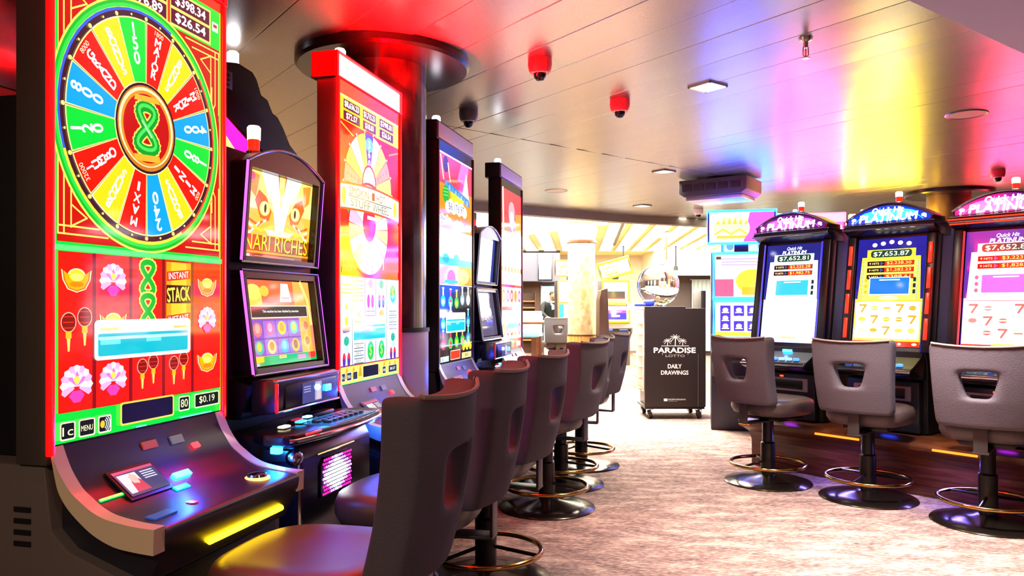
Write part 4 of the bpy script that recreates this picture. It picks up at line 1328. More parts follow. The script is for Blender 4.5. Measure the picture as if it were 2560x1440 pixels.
def quick_hit(bg, edge, frame_c, panel, win, accent, g, prices, low, jack):
    def art(a):
        a.gain = g
        a.rect(-.24, .965, .24, 1.735, bg, .3)
        if jack is None:
            a.text('Quick Hit', .0, 1.70, .03, '#ffffff', 1.2, w=.13, shear=.25); a.text('PLATINUM', .0, 1.668, .03, '#fff8f0', 1.2, w=.2, shear=.2, bold=.001)
        else:
            for k in range(5): a.ell(-.12 + .06 * k, 1.69 + .008 * (2 - abs(k - 2)), .018, .015, '#fff0c0', 12)
        a.poly([(-.22, 1.28), (-.205, 1.60), (-.17, 1.60), (-.17, 1.655), (.17, 1.655), (.17, 1.60), (.205, 1.60), (.22, 1.28)], edge, 1.1)
        a.rect(-.235, .985, .235, 1.30, edge, 1.1)
        a.rrect(-.145, 1.598, .145, 1.65, .02, '#204838', .4)
        a.text(jack or '$7,652.81', 0, 1.622, .036, '#f4fff0', 1.3, w=.25)
        a.poly([(-.19, 1.29), (-.185, 1.58), (.185, 1.58), (.19, 1.29)], frame_c)
        n = 28
        for k in range(n):
            z = 1.30 + k * .0098
            a.rect(-.198, z, -.188, z + .0045, win if jack else '#a8c8d8', .6); a.rect(.188, z, .198, z + .0045, win if jack else '#a8c8d8', .6)
        for k, p in enumerate(prices):
            z = 1.555 - .048 * k
            a.rect(-.165, z - .017, .165, z + .017, '#3a1408', .3); a.rect(-.04, z - .014, .16, z + .014, '#e02808', .8)
            a.text(p, .06, z, .024, '#ffd060', .9, w=.17); a.poly([(-.07, z - .014), (-.045, z), (-.07, z + .014)], '#384878', .8); a.text('9 HITS', -.115, z, .014, '#f8d890', w=.07)
        for k in range(3):
            a.ell(-.165, 1.435 - k * .042, .012, .014, accent, 10); a.rect(.165, 1.42 - k * .042, .185, 1.45 - k * .042, '#283038', .4)
        a.rect(-.14, 1.33, .145, 1.455, '#e8f0ff'); a.rect(-.135, 1.335, .14, 1.45, win, .75); a.rect(-.07, 1.432, .075, 1.44, '#e0f0ff')
        a.ell(0, 1.306, .07, .016, panel, 20); a.text('Quick Hit', 0, 1.306, .014, '#806020', w=.1)
        a.rect(-.225, 1.02, .225, 1.282, low, 1.2); a.line([(-.225, 1.284), (.225, 1.284)], .004, accent, .6)
        syms = (('#ffd860', '#f0a030', '#ffe890', '#e09028', '#d0781c') if jack else ('#f4c8b0', '#f8e8a0', '#e0e8ff', '#f0b8b8', '#f8d8b0')) if win != '#a860d8' else ('#ffd8a0', '#f06860', '#f0c8ff', '#f85048', '#ffd0c8')
        for i in range(5):
            for j in range(3):
                x, z = -.175 + .0875 * i, 1.235 - .078 * j
                if (i + 2 * j) % 3 == 0:
                    a.line([(x - .022, z + .022), (x + .022, z + .022), (x - .006, z - .026)], .013, syms[4 if jack else 3])
                else:
                    a.ell(x, z, .026, .016, syms[(i + j) % 5], 12); a.rect(x - .024, z - .004, x + .024, z + .004, syms[(i * 2 + j) % 5])
        a.rect(-.235, .967, .235, 1.005, '#e02808' if win != '#30a8c8' else '#b8b0d8', .9)
        for k in range(5): a.ell(-.2 + .1 * k, .986, .018 if k in (0, 4) else .012, .009, '#ffe0a0', 10)
        a.rect(-.06, 1.0, .07, 1.012, '#f0d040')
    return art


def sign_art(bg, glowc, spark, g):
    def fn(a, outline):
        a.gain = g
        a.poly(outline, bg, .5)
        cx = sum(p[0] for p in outline) / len(outline)
        for k in range(7):
            a.line([(-.24 + .08 * k, 1.85), (-.16 + .053 * k, 1.95 - .0035 * (k - 3) ** 2)], .005, glowc, .8)
        a.ell(0, 1.895, .2, .04, glowc, 24, .9)
        a.text('Quick Hit', 0, 1.925, .045, '#fff4c0', 2., w=.22, shear=.2, bold=.002)
        a.text('PLATINUM', 0, 1.878, .05, '#ffffff', 2.4, w=.40, shear=.2, bold=.003)
        for k in range(6): a.ell(-.255 + .102 * k, 1.855 + .008 * (k % 2), .008, .007, '#fff8e0', 8, 2)
        for s in (-1, 1): a.ell(s * .245, 1.875, .018, .012, spark, 12, 1.6)
    return fn


MG = 2.1
right_machine(2.136, 5.90, 'slot machine with white screen and violet arched sign, left end of the right bank', '#5040ff',
              quick_hit('#2830a0', '#d8f0f4', '#c0dce8', '#e0f0ff', '#30a8c8', '#f0b0a0', MG, ('$2,225.28', '$1,982.75'), '#fffdff', None), sign_art('#6a1878', '#d858ff', '#ffe0ff', 2.2), False, '#b828ff')
right_machine(2.624, 5.35, 'yellow-screen slot machine with blue arched sign and red side bars, middle of right bank', '#3060ff',
              quick_hit('#2828b8', '#f4e028', '#f8ec50', '#fff4a0', '#1868e0', '#e89018', MG, ('$2,238.30', '$1,282.23', '$388.61'), '#fff6a8', '$7,653.87'), sign_art('#0838c8', '#38c8ff', '#b8f0ff', 2.4), True, '#2848ff')
right_machine(3.06, 4.75, 'slot machine with pink-white screen and red-lit visor, right end of the right bank', '#ff3040',
              quick_hit('#7040d0', '#ffd0f4', '#ffe0fa', '#ffe8ff', '#a860d8', '#f05070', MG, ('$3,223.14', '$1,828.95'), '#fff4fa', None), sign_art('#681890', '#e868ff', '#fff0c0', 2.2), False, '#c828ff')

# plinth under the right bank
pl = thing('plinth', 'long dark wooden plinth with orange edge lights under the right bank of slot machines', 'plinth', (2.44, 5.204, 0), RROT)
b = MB().use(WOODD)
b.prism([(.07, 0), (.07, .20), (.03, .27), (-.06, .315), (-.10, .325), (-.11, .37), (.85, .37), (.85, 0)], 'X', -.97, 2.3, .004)
b.build('body', pl)
for x0, x1 in ((-.96, -.87), (-.33, -.01), (.46, .72), (1.2, 1.6)):
    MB().use(glow('#ff7818', 2.6, .3)).box(x0, x1, -.114, -.104, .338, .352, .002).build('edge_light', pl)
for x, cc, pw in ((-.25, (.25, .2, 1), 2.2), (.55, (.2, .15, 1), 3.0)):
    area('plinth_glow', (x, -.02, .265), (.3, .03), pw, cc, (radians(-25), 0, 0), pl)

# ------------------------------------------------------------------ swivel chairs


def back_mesh(z0, z1, w0, w1, lean, hole, wrap, y0, th=.07):
    """upholstered back with a tapering window; faces +Y; returns object mesh collector"""
    us = [-1, -.92, -.62, -.36, -.12, .12, .36, .62, .92, 1]
    h0, h1 = hole                                    # fractions from the bottom
    vs_ = [0, .04, .18, h0 - .05, h0, (h0 + h1) / 2, h1, h1 + .06, .88, .965, 1]
    bm_ = MB().use(FABRIC)
    L = z1 - z0

    def pt(i, j, face):
        u, v = us[i], vs_[j]
        if 2 < i < 7:
            hw = .24 + .15 * max(0, min(1, (v - h0) / (h1 - h0)))
            if 3 <= i <= 6:
                u = u / .36 * hw
        hw_ = (w0 + (w1 - w0) * v) / 2
        x = u * hw_
        if abs(us[i]) == 1 and (j in (0, len(vs_) - 1)):
            x *= .9
        zz = z0 + L * v
        if j >= len(vs_) - 3:
            zz -= .016 * (1 - abs(u) ** 2) * (v - .8) / .2      # dipped top rail
        y = y0 - lean * v + wrap * abs(u) ** 2 + (th / 2 if face else -th / 2) + .02 * sin(pi * v) * (-1)
        return (x, y, zz)
    N, M_ = len(us), len(vs_)
    F = [[bm_.bm.verts.new(pt(i, j, 1)) for j in range(M_)] for i in range(N)]
    R = [[bm_.bm.verts.new(pt(i, j, 0)) for j in range(M_)] for i in range(N)]
    hol = lambda i, j: 3 <= i < 6 and 4 <= j < 6
    for i in range(N - 1):
        for j in range(M_ - 1):
            if hol(i, j):
                continue
            bm_._f([F[i][j], F[i][j + 1], F[i + 1][j + 1], F[i + 1][j]])
            bm_._f([R[i][j], R[i + 1][j], R[i + 1][j + 1], R[i][j + 1]])
            for (a, b_, c_, d_) in ((i, j, i + 1, j), (i + 1, j, i + 1, j + 1), (i + 1, j + 1, i, j + 1), (i, j + 1, i, j)):
                pass
    for k in range(N - 1):
        bm_._f([F[k][0], F[k + 1][0], R[k + 1][0], R[k][0]]); bm_._f([F[k][-1], R[k][-1], R[k + 1][-1], F[k + 1][-1]])
    for k in range(M_ - 1):
        bm_._f([F[0][k], R[0][k], R[0][k + 1], F[0][k + 1]]); bm_._f([F[-1][k], F[-1][k + 1], R[-1][k + 1], R[-1][k]])
    for k in range(3, 6):
        bm_._f([F[k][4], R[k][4], R[k + 1][4], F[k + 1][4]]); bm_._f([F[k][6], F[k + 1][6], R[k + 1][6], R[k][6]])
    for k in range(4, 6):
        bm_._f([F[3][k], F[3][k + 1], R[3][k + 1], R[3][k]]); bm_._f([F[6][k], R[6][k], R[6][k + 1], F[6][k + 1]])
    pip = [Vector(pt(i, M_ - 1, 0)) + Vector((0, -.002, .0)) for i in range(N)]
    return bm_, pip


def chair(label, loc, rotz, tall, group):
    t = thing('swivel_chair', label, 'chair', loc, rotz, group)
    if tall:      # lounge seat, long back
        sz, sy, sd, sw = .47, .10, .29, .265
        b, pip = back_mesh(.42, 1.0, .43, .47, .11, (.37, .63), .055, -.215)
    else:         # higher stool, shorter back
        sz, sy, sd, sw = .60, .045, .25, .245
        b, pip = back_mesh(.575, 1.045, .45, .50, .07, (.36, .67), .05, -.25, .095)
    bo = b.build('backrest', t, smooth=60)
    md = bo.modifiers.new('soft', 'SUBSURF'); md.levels = 2; md.render_levels = 2
    MB().use(PIPING).tube(pip, .006, 6).build('piping', bo)
    # seat cushion: stacked superellipse rings
    s = MB().use(LEATHER)
    rings = []
    for k, z in ((.80, -.115), (.93, -.105), (1.0, -.07), (1.0, -.03), (.96, -.006), (.84, .006), (.6, .0), (.3, -.006)):
        ring = []
        for q in range(36):
            a = 2 * pi * q / 36
            e = .62
            x = sw * k * math.copysign(abs(cos(a)) ** e, cos(a)); y = sy + sd * k * math.copysign(abs(sin(a)) ** e, sin(a))
            zz = sz + z + (.03 * ((y - sy) / sd) ** 2 * (1 if y < sy else -.9) if tall else 0) * (1 if z > -.05 else .5)
            ring.append(s.bm.verts.new((x, y, zz)))
        rings.append(ring)
    for A, B in zip(rings, rings[1:]):
        for q in range(36):
            s._f([A[q], A[(q + 1) % 36], B[(q + 1) % 36], B[q]])
    s._f(rings[0][::-1]); s._f(rings[-1])
    s.build('seat', t, smooth=60)
    # bracket that joins seat and back
    zb = sz - .155
    k = MB().use(BRACKET)
    k.box(-.035, .035, -.262, -.25, zb - .006, sz + .02, .003).box(-.04, .04, -.262, .03, zb - .012, zb, .003)
    k.use(POLE).box(-.14, .14, -.06, .22, zb + .0, sz - .108, .01)
    k.build('seat_bracket', t)
    MB().use(POLE).lathe([(0, .03), (.05, .03), (.05, sz - .32), (.04, sz - .31), (.04, zb - .005), (0, zb - .005)], seg=24).build('pole', t)
    rz = .135
    r = MB().use(BRASS).tube([(.255 * cos(2 * pi * q / 48), .255 * sin(2 * pi * q / 48), rz) for q in range(48)], .0125, 10, True)
    ro = r.build('foot_ring', t, smooth=60)
    for q in range(3):
        a = 2 * pi * q / 3 + .5
        MB().use(BRONZE).tube([(.045 * cos(a), .045 * sin(a), rz + .02), (.25 * cos(a), .25 * sin(a), rz)], .009, 8).build('spoke', ro)
    MB().use(BRONZE).lathe([(0, 0), (.298, 0), (.30, .006), (.293, .013), (.2, .028), (.08, .05), (.06, .06), (0, .06)], seg=56).build('base_plate', t, smooth=50)
    return t


GR = 'swivel stools with a window in the back'
c1 = chair('dark swivel stool nearest the camera, its seat lit yellow by the huge machine', (-.47, 2.02, 0), LROT + radians(2), False, GR)
dup(c1, (-.315, 2.74, 0), LROT + radians(2), 'swivel stool before the NARI RICHES machine, second from the camera on the left')
dup(c1, (-.12, 3.48, 0), LROT - radians(4), 'swivel stool with blue-lit back edge, third from the camera on the left')
dup(c1, (.215, 4.72, 0), LROT - radians(12), 'swivel stool with brightly lit lilac-grey back, fourth from the camera on the left')
dup(c1, (.345, 5.34, 0), LROT + radians(2), 'swivel stool mostly hidden behind the lilac-grey one, fifth on the left')
dup(c1, (.545, 5.98, 0), LROT - radians(6), 'farthest swivel stool of the left row, peeking out behind the lilac-grey one')
dup(c1, (1.818, 5.4, 0), RROT - radians(6), 'taupe swivel stool in front of the white-screen machine, beside the black cart')
dup(c1, (2.318, 4.95, 0), RROT + radians(8), 'taupe swivel stool in front of the yellow-screen machine, middle of three')
dup(c1, (2.739, 4.374, 0), RROT + radians(12), 'taupe swivel stool in front of the pink-white screen, nearest on the right')

# ------------------------------------------------------------------ lotto cart with clear ball globe
CX, CY = 1.80, 8.4
t = thing('lottery_cart', 'black wheeled cart lettered PARADISE LOTTO DAILY DRAWINGS, standing in the aisle', 'cart', (CX, CY, 0))
b = MB().use(mat('cart_black', '#17100f', .4, 0, .4))
b.box(-.30, .30, .02, .50, .13, 1.22, .008)
b.use(BLACKM).box(-.33, .33, .0, .52, .11, .135, .004)
b.build('body', t)
p = MB().use(mat('cart_front', '#1e1413', .5, 0, .4)).prism([(-.335, .135), (.335, .135), (.335, 1.225), (.115, 1.225), (.115, 1.245), (-.335, 1.245)], 'Y', -.015, .02, .004)
p.use(mat('cart_edge', '#4a403e', .35)).box(.25, .258, -.019, -.012, .14, .72)
a = Art(p, paint=True, y=-.0155)
WTX = '#f4ece4'
a.text('PARADISE', -.005, .762, .056, WTX, w=.46, bold=.003)
a.line([(-.15, .81), (.15, .81)], .006, WTX)
a.text('LOTTO', 0, .70, .026, '#b8aea8', w=.21); a.line([(-.14, .715), (-.14, .735)], .005, '#b8aea8'); a.line([(.14, .715), (.14, .735)], .005, '#b8aea8')
for x, z, s in ((.0, .905, .95), (-.085, .868, .70), (.082, .868, .70)):
    a.line([(x, .815), (x + .004, z)], .010 * s, WTX)
    for k in range(8):
        an = radians(-35 + 36 * k)
        pts = [(x + .062 * s * u * cos(an), z + .052 * s * u * sin(an) - .020 * s * u * u) for u in (0, .35, .7, 1)]
        a.line(pts, .007 * s, WTX)
a.text('DAILY', -.005, .585, .045, WTX, w=.15, bold=.0015); a.text('DRAWINGS', -.005, .515, .045, WTX, w=.30, bold=.0015)
a.rect(-.125, .200, -.085, .228, WTX); a.text('NORWEGIAN', .02, .219, .016, WTX, w=.19); a.text('CRUISE LINE', -.025, .200, .008, '#b8aea8', w=.10)
p.build('front_panel', t, recalc=False, smooth=0)
sd = MB().use(WHITEP).box(-.345, -.302, .03, .5, .30, 1.20, .003)
for k in range(7): sd.use(mat('rack_wood', '#b98d5a', .5)).box(-.385, -.345, .05, .48, .32 + k * .12, .335 + k * .12)
sd.build('leaflet_rack', t)
MB().use(mat('cart_black', '#17100f')).box(.302, .355, .05, .45, .13, 1.42, .004).build('side_post', t)
for x, y in ((-.27, .05), (.27, .05), (-.27, .47), (.27, .47)):
    w = MB().use(CHROME).box(x - .035, x + .035, y - .03, y + .03, .095, .115, .003).box(x - .032, x - .028, y - .02, y + .02, .045, .1).box(x + .028, x + .032, y - .02, y + .02, .045, .1)
    w.use(BLACKM).lathe([(0, -.02), (.052, -.02), (.055, -.012), (.055, .012), (.052, .02), (0, .02)], seg=20, mtx=Matrix.Translation((x, y, .055)) @ Matrix.Rotation(pi / 2 * .8, 4, 'Y'))
    w.build('caster', t)

GLASS = mat('clear_acrylic', '#ffffff', .02, 0, .5, trans=1.)
g = thing('ball_globe', 'clear round ball globe on top of the black lotto cart', 'lottery globe', (1.66, 8.62, 1.222))
MB().use(CHROME).lathe([(0, 0), (.11, 0), (.10, .02), (.05, .03), (.05, .05), (0, .05)], seg=28).build('stand', g)
sh = MB().use(GLASS).sphere((0, 0, .265), .235, 32)
sh.build('globe', g, smooth=60)
MB().use(CHROME).tube([(.238 * cos(2 * pi * k / 40), 0, .265 + .238 * sin(2 * pi * k / 40)) for k in range(40)], .004, 6, True).build('rim', g)
cols = ['#d8c060', '#5a6a30', '#c89040', '#8a8a40', '#e8e0c0']
rb = random.Random(3)
for k in range(22):
    an = rb.uniform(0, 2 * pi); rr = sqrt(rb.random()) * .13
    o = MB().use(mat('ball_' + cols[k % 5], cols[k % 5], .3)).sphere((0, 0, 0), .019, 10).build('lottery_ball')
    z = .05 + (.0 if k < 12 else .035) + rr * rr * 1.8 + .022
    o.location = (1.66 + rr * cos(an), 8.62 + rr * sin(an), 1.222 + z)
    tag(o, 'small yellowish or green ball lying at the bottom of the clear globe', 'ball', 'balls in the lotto globe')
o = MB().use(mat('blue_cloth', '#1c2ed0', .6)).box(-.02, .10, -.04, .03, 0, .07, .02, 3).use(mat('blue_cloth', '#1c2ed0', .6)).box(-.12, .0, -.05, .02, .0, .03, .01).build('bag')
o.location = (1.48, 8.45, 1.247); tag(o, 'bright blue bag lying at the left front of the lotto cart', 'bag')
o = MB().use(CHROME).tube([(-.10, 0, .004), (-.10, 0, .075), (.06, 0, .075), (.06, 0, .004), (-.10, 0, .004)], .004, 6).use(WHITEPL).box(-.09, .05, .008, .012, .01, .07).build('leaflet_holder')
o.location = (1.40, 8.62, 1.205); tag(o, 'small white leaflet holder at the left edge of the lotto cart', 'leaflet holder')

# ------------------------------------------------------------------ things on the ceiling


def dome_camera(x, y, dome, label, r=.065):
    t = thing('dome_camera', label, 'security camera', (x, y, 2.6), 0, 'dome cameras on the ceiling')
    MB().use(dome).lathe([(0, 0), (r, 0), (r * 1.02, -.03), (r * .95, -.06), (r * .80, -.075), (0, -.075)], seg=28).build('housing', t)
    MB().use(WHITEPL).lathe([(r * .62, -.074), (r * .58, -.078), (r * .5, -.08)], seg=24).use(mat('smoked_dome', '#181420', .08, 0, .6)).lathe([(r * .55, -.075), (r * .5, -.10), (r * .3, -.115), (0, -.12)], seg=24).build('lens_dome', t, recalc=False)
    return t


REDLIT_DOME = mat('redlit_dome', '#ff4050', .4)  # red light falling on the domes is put into their colour
dome_camera(.153, 4.16, REDLIT_DOME, 'dome camera with painted-in red light, on the ceiling nearest to the camera')
dome_camera(.707, 4.98, REDLIT_DOME, 'dome camera with painted-in red light, on the planks, farther right')
dome_camera(-.30, 5.25, mat('grey_dome', '#5a5458', .4), 'dark grey dome camera over the flask machine')
dome_camera(4.82, 7.54, REDLIT_DOME, 'dome camera with painted-in red light, beside the right pillar collar')
dome_camera(2.6, 10.6, WHITEPL, 'small white dome camera beside the ceiling unit')


def downlight(x, y, label, gain, power, rot=.64, sz=.11):
    t = thing('recessed_light', label, 'ceiling light', (x, y, 2.6), rot, 'square recessed lights')
    MB().use(CHROME).box(-sz, sz, -sz, -sz + .012, -.012, .01).box(-sz, sz, sz - .012, sz, -.012, .01).box(-sz, -sz + .012, -sz, sz, -.012, .01).box(sz - .012, sz, -sz, sz, -.012, .01).build('frame', t)
    MB().use(glow('#ffdcb0', gain, .4)).box(-sz + .012, sz - .012, -sz + .012, sz - .012, -.006, .005).build('diffuser', t)
    if power:
        area('lamp', (0, 0, -.02), (sz * 1.6, sz * 1.6), power, WARM, (0, 0, 0), t, 130)


downlight(1.2, 4.66, 'square recessed light in the plank ceiling, nearer of the two over the aisle', 2.5, 30, sz=.085)
downlight(1.52, 7.6, 'square recessed light in the plank ceiling, farther of the two over the aisle', 2.5, 60, sz=.085)
downlight(1.75, 10.2, 'tiny recessed light near the grey ceiling beam', 4, 40, sz=.09)


def speaker(x, y, label):
    t = thing('ceiling_speaker', label, 'ceiling speaker', (x, y, 2.6), 0, 'round ceiling speakers')
    MB().use(mat('speaker_rim', '#8c847e', .35, .8)).lathe([(.115, -.001), (.13, -.006), (.14, .004)], seg=36).build('rim', t)
    MB().use(mat('speaker_grille', '#b0a69c', .5, .6)).lathe([(0, -.003), (.116, -.003), (.116, .002)], seg=36).build('grille', t)


speaker(.52, 8.9, 'round ceiling speaker near the grey beam')
speaker(3.20, 5.35, 'round ceiling speaker above the right bank')
t = thing('sprinkler', 'small red-bulbed sprinkler hanging from the plank ceiling', 'sprinkler', (1.48, 3.83, 2.6))
MB().use(CHROME).lathe([(0, 0), (.035, 0), (.03, -.012), (.012, -.02), (.012, -.05), (0, -.05)], seg=16).tube([(-.012, 0, -.045), (-.014, 0, -.085), (0, 0, -.10)], .003, 6).tube([(.012, 0, -.045), (.014, 0, -.085), (0, 0, -.10)], .003, 6).lathe([(0, -.10), (.022, -.10), (.022, -.103), (0, -.103)], seg=12).build('body', t)
MB().use(glow('#ff4010', .5, .2)).lathe([(0, -.05), (.005, -.055), (.005, -.09), (0, -.098)], seg=10).build('bulb', t)
t = thing('ceiling_unit', 'grey louvred air unit hanging under the ceiling above the far machines', 'air unit', (2.22, 8.1, 2.6), radians(-35))
u = MB().use(mat('unit_grey', '#55525c', .5, .3)).prism([(-.36, -.02), (.36, -.02), (.36, -.16), (.30, -.20), (-.30, -.20), (-.36, -.16)], 'Y', -.26, .26, .01)
u.use(mat('unit_under', '#b9b8d0', .3, .4)).box(-.30, .30, -.22, .22, -.235, -.20, .006)
u.build('housing', t)
LV = mat('louvre', '#2e2c34', .5)
for k in range(5): MB().use(LV).box(-.32 + k * .13, -.22 + k * .13, -.272, -.26, -.14, -.07, .003).build('louvre', t)
for k in range(4): MB().use(LV).box(-.372, -.36, -.2 + k * .11, -.12 + k * .11, -.14, -.07, .003).build('louvre', t)
MB().use(GUN).box(-.1, .1, -.1, .1, -.02, .0).build('mount', t)

# ------------------------------------------------------------------ machines standing behind the right bank
def far_machine(x, y, rz, label, case, led, art_fn, topper=True, base='#241c20', ledg=2.2, scale=1., toptilt=0., fw=.019):
    t = thing('slot_machine', label, 'slot machine', (x, y, 0), rz, 'slot machines farther back')
    t.scale = (scale,) * 3
    c = MB().use(mat('case_' + case, case, .35, 0, .5))
    c.prism([(-.02, .90), (.06, 1.80), (.5, 1.80), (.5, .0), (.0, .0), (.0, .55), (-.22, .70), (-.24, .80)], 'X', -.30, .30, .012, 3)
    c.build('cabinet', t)
    fr = MB().use(glow(led, ledg, .3))
    wp = lambda z: -.02 + (z - .90) * .089
    for z0, z1 in ((.93, 1.30), (1.33, 1.78)):
        fr.tube([(-.275, wp(z0) - .008, z0), (.275, wp(z0) - .008, z0), (.275, wp(z1) - .008, z1), (-.275, wp(z1) - .008, z1)], fw, 8, True)
    fr.build('light_frame', t)
    a = Art(gain=2.2, warp=lambda X, Y, Z: (X, wp(Z) - .006 + Y, Z))
    art_fn(a)
    a.build('screen', t)
    d = MB().use(BLACK).box(-.26, .26, -.235, -.20, .72, .80, .006).use(glow('#2840ff', 6., .2)).box(-.2, -.12, -.242, -.234, .74, .78, .002).box(.02, .2, -.242, -.234, .745, .765, .002)
    d.build('button_deck', t)
    if topper:
        tp = MB().use(GUN).box(-.07, .07, .15, .22, 1.79, 1.90).use(BLACK).box(-.34, .34, .10, .17, 1.88, 2.22, .006)
        if toptilt:
            bmesh.ops.rotate(tp.bm, verts=[v for v in tp.bm.verts if v.co.z > 1.87], cent=(0, .13, 2.05), matrix=Matrix.Rotation(toptilt, 3, 'Y'))
        to = tp.build('topper', t)
        l = MB().use(glow(led, ledg, .3)).tube([(-.335, .094, 1.887), (.335, .094, 1.887), (.335, .094, 2.213), (-.335, .094, 2.213)], fw * .8, 8, True)
        if toptilt:
            bmesh.ops.rotate(l.bm, verts=l.bm.verts, cent=(0, .13, 2.05), matrix=Matrix.Rotation(toptilt, 3, 'Y'))
        l.build('topper_light', to)
    return t, (to if topper else None)


def far_top(to, col1, col2, col3, g=2.2, tilt=0.):
    a = Art(gain=g, y=.098)
    a.rect(-.315, 1.90, .315, 2.20, col1); a.poly([(.02, 1.90), (.315, 1.90), (.315, 2.20), (.08, 2.20)], col2)
    for k in range(5): a.ell(-.22 + .06 * k, 2.04 + .035 * (k % 2), .06, .09, col3, 14)
    for k in range(6): a.poly([(-.25 + .055 * k, 2.08), (-.21 + .055 * k, 2.08), (-.225 + .055 * k, 2.17 - .02 * abs(k - 2.5))], '#f8c040', .6)
    a.rect(-.24, 1.935, .04, 1.965, '#f0b040', .7); a.line([(-.26, 1.98), (-.18, 2.03), (-.10, 1.98), (-.02, 2.03), (.05, 1.98)], .018, '#f0b840', .7)
    if tilt:
        bmesh.ops.rotate(a.mb.bm, verts=a.mb.bm.verts, cent=(0, .13, 2.05), matrix=Matrix.Rotation(tilt, 3, 'Y'))
    a.build('topper_screen', to)


def art_far_bell(a):
    a.rect(-.26, 1.345, .26, 1.765, '#f8d0e8'); a.rect(-.26, 1.63, .26, 1.765, '#fff4f8'); a.rect(-.26, 1.345, -.08, 1.52, '#e84868'); a.ell(.1, 1.50, .16, .12, '#ffd030', 18); a.rect(.0, 1.36, .2, 1.44, '#f09020')
    for k in range(3): a.rect(-.2, 1.66 + k * .03, .15, 1.668 + k * .03, '#8060c0')
    a.rect(-.25, 1.72, -.2, 1.75, '#483020')
    a.rect(-.26, .945, .26, 1.285, '#c8e8ff'); a.rect(-.26, .945, .26, .99, '#f0a828')
    for x in (-.16, -.03, .10, .21):
        a.rect(x - .05, 1.0, x + .05, 1.26, '#40289c')
        for z in (1.05, 1.13, 1.21):
            a.ell(x, z, .028, .024, '#f8e8ff', 10); a.rect(x - .035, z - .03, x + .035, z - .02, '#f8e8ff')
    a.rect(-.1, 1.10, .26, 1.15, '#a8e8f8'); a.rect(-.22, 1.255, .2, 1.27, '#fff0b0')


def art_far_red(a):
    a.rect(-.26, 1.345, .26, 1.765, '#f06080'); a.ell(0, 1.55, .15, .12, '#fff0f0', 18)
    a.rect(-.26, .945, .26, 1.285, '#f8e0ff'); a.rect(-.2, 1.0, .2, 1.1, '#8030e0')


def art_far_yel(a):
    a.rect(-.26, 1.345, .26, 1.765, '#fffbe0', 1.4); a.rect(-.2, 1.40, .2, 1.56, '#6a5a50', .6); a.rect(-.18, 1.40, .18, 1.44, '#b04830', .6)
    a.rect(-.26, .945, .26, 1.285, '#fff4fc', 1.3); a.rect(-.24, 1.245, .24, 1.275, '#c838e0'); a.rect(-.22, 1.10, .22, 1.16, '#d040d8'); a.rect(-.22, .955, .22, 1.10, '#4030d0'); a.rect(-.1, 1.02, .08, 1.06, '#ffffff')
    a.text('CASH NOW', 0, 1.13, .03, '#ffd0ff', w=.25)


def art_far_teal(a):
    a.rect(-.26, 1.345, .26, 1.765, '#ffe8e0', 1.3); a.rect(-.22, 1.40, .0, 1.72, '#f0b0a0'); a.rect(-.26, .945, .26, 1.285, '#e8fff8', 1.4); a.rect(-.26, .945, -.16, 1.285, '#40d0b0'); a.rect(-.26, .945, .26, .98, '#b8e840')


r, to = far_machine(2.30, 7.6, radians(-14), 'blue-lit slot machine with bell reels, partly hidden behind the white-screen machine', '#1c1830', '#0850ff', art_far_bell, ledg=36.)
far_top(to, '#fff0c0', '#d048c8', '#ffe890')
r, to = far_machine(2.19, 16.0, radians(4), 'yellow-topped slot machine with purple lower screen, right of the pale pillar in the lounge', '#54463c', '#f0d800', art_far_yel, ledg=1.2, toptilt=-.28, fw=.045)
far_top(to, '#fffce8', '#fff6c8', '#ffffe0', 2.6, -.28)
r, to = far_machine(1.25, 16.0, radians(4), 'teal and orange slot machine half hidden left of the pale pillar in the lounge', '#3a3038', '#ff8030', art_far_teal)
far_top(to, '#ffe0b0', '#ffb060', '#fff0d0')
# dark flank unit left of the yellow machine
t = thing('cabinet', 'dark brown tall cabinet between the pale pillar and the yellow-topped machine', 'cabinet', (1.50, 11.9, 0))
MB().use(mat('cab_brown', '#4a3026', .5)).prism([(-.14, 0), (.08, 0), (.02, .9), (.0, 1.53), (-.10, 1.50), (-.13, 1.35)], 'Y', 0, .5, .01).build('body', t)
MB().use(BLACKM).box(-.15, .09, -.01, .51, 0, .06).build('kick_plate', t)


# tall machines in the next bank, mostly hidden by the right bank; the ceiling mirrors their screens
def art_plain(bg, bands, popc):
    def fn(a):
        a.gain = 8.
        a.rect(-.33, .885, .33, 2.235, bg)
        for k, cc in enumerate(bands):
            z = 2.2 - k * .16
            a.rect(-.31, z - .14, .31, z, cc)
            for i in range(5): a.ell(-.24 + .12 * i, z - .07, .045, .05, bands[(k + i + 1) % len(bands)], 16)
        a.rect(-.2, 1.1, .2, 1.2, popc)
    return fn


GF = 'tall slot machines in the bank behind'
tall_machine(0, 'tall red-edged machine with pink screen, only its red topper showing behind the right bank', art_plain('#f030a0', ('#ff70d0', '#ff50c0', '#ffa0e0'), '#ffffff'), '#ff1030', 5., '#ff80b0', 3., BLACKM, BLACKM, GREYPL, 1, place=((3.57, 9.0, 0), radians(-17)), group=GF)
tall_machine(0, 'tall yellow-screen machine hidden behind the machine with the blue arched sign', art_plain('#ffd800', ('#ffe020', '#fff080', '#ffd000'), '#ffffff'), '#ffe020', 5., '#fff0c0', 3., BLACKM, BLACKM, GREYPL, 1, place=((4.38, 9.0, 0), radians(-20)), group=GF)
tall_machine(0, 'tall red machine hidden behind the machine with the red-lit visor', art_plain('#ff2050', ('#ff3060', '#ff70c0', '#ff2040'), '#ffffff'), '#ff1030', 5., '#ff80b0', 3., BLACKM, BLACKM, GREYPL, 1, place=((5.75, 8.6, 0), radians(-28)), group=GF)
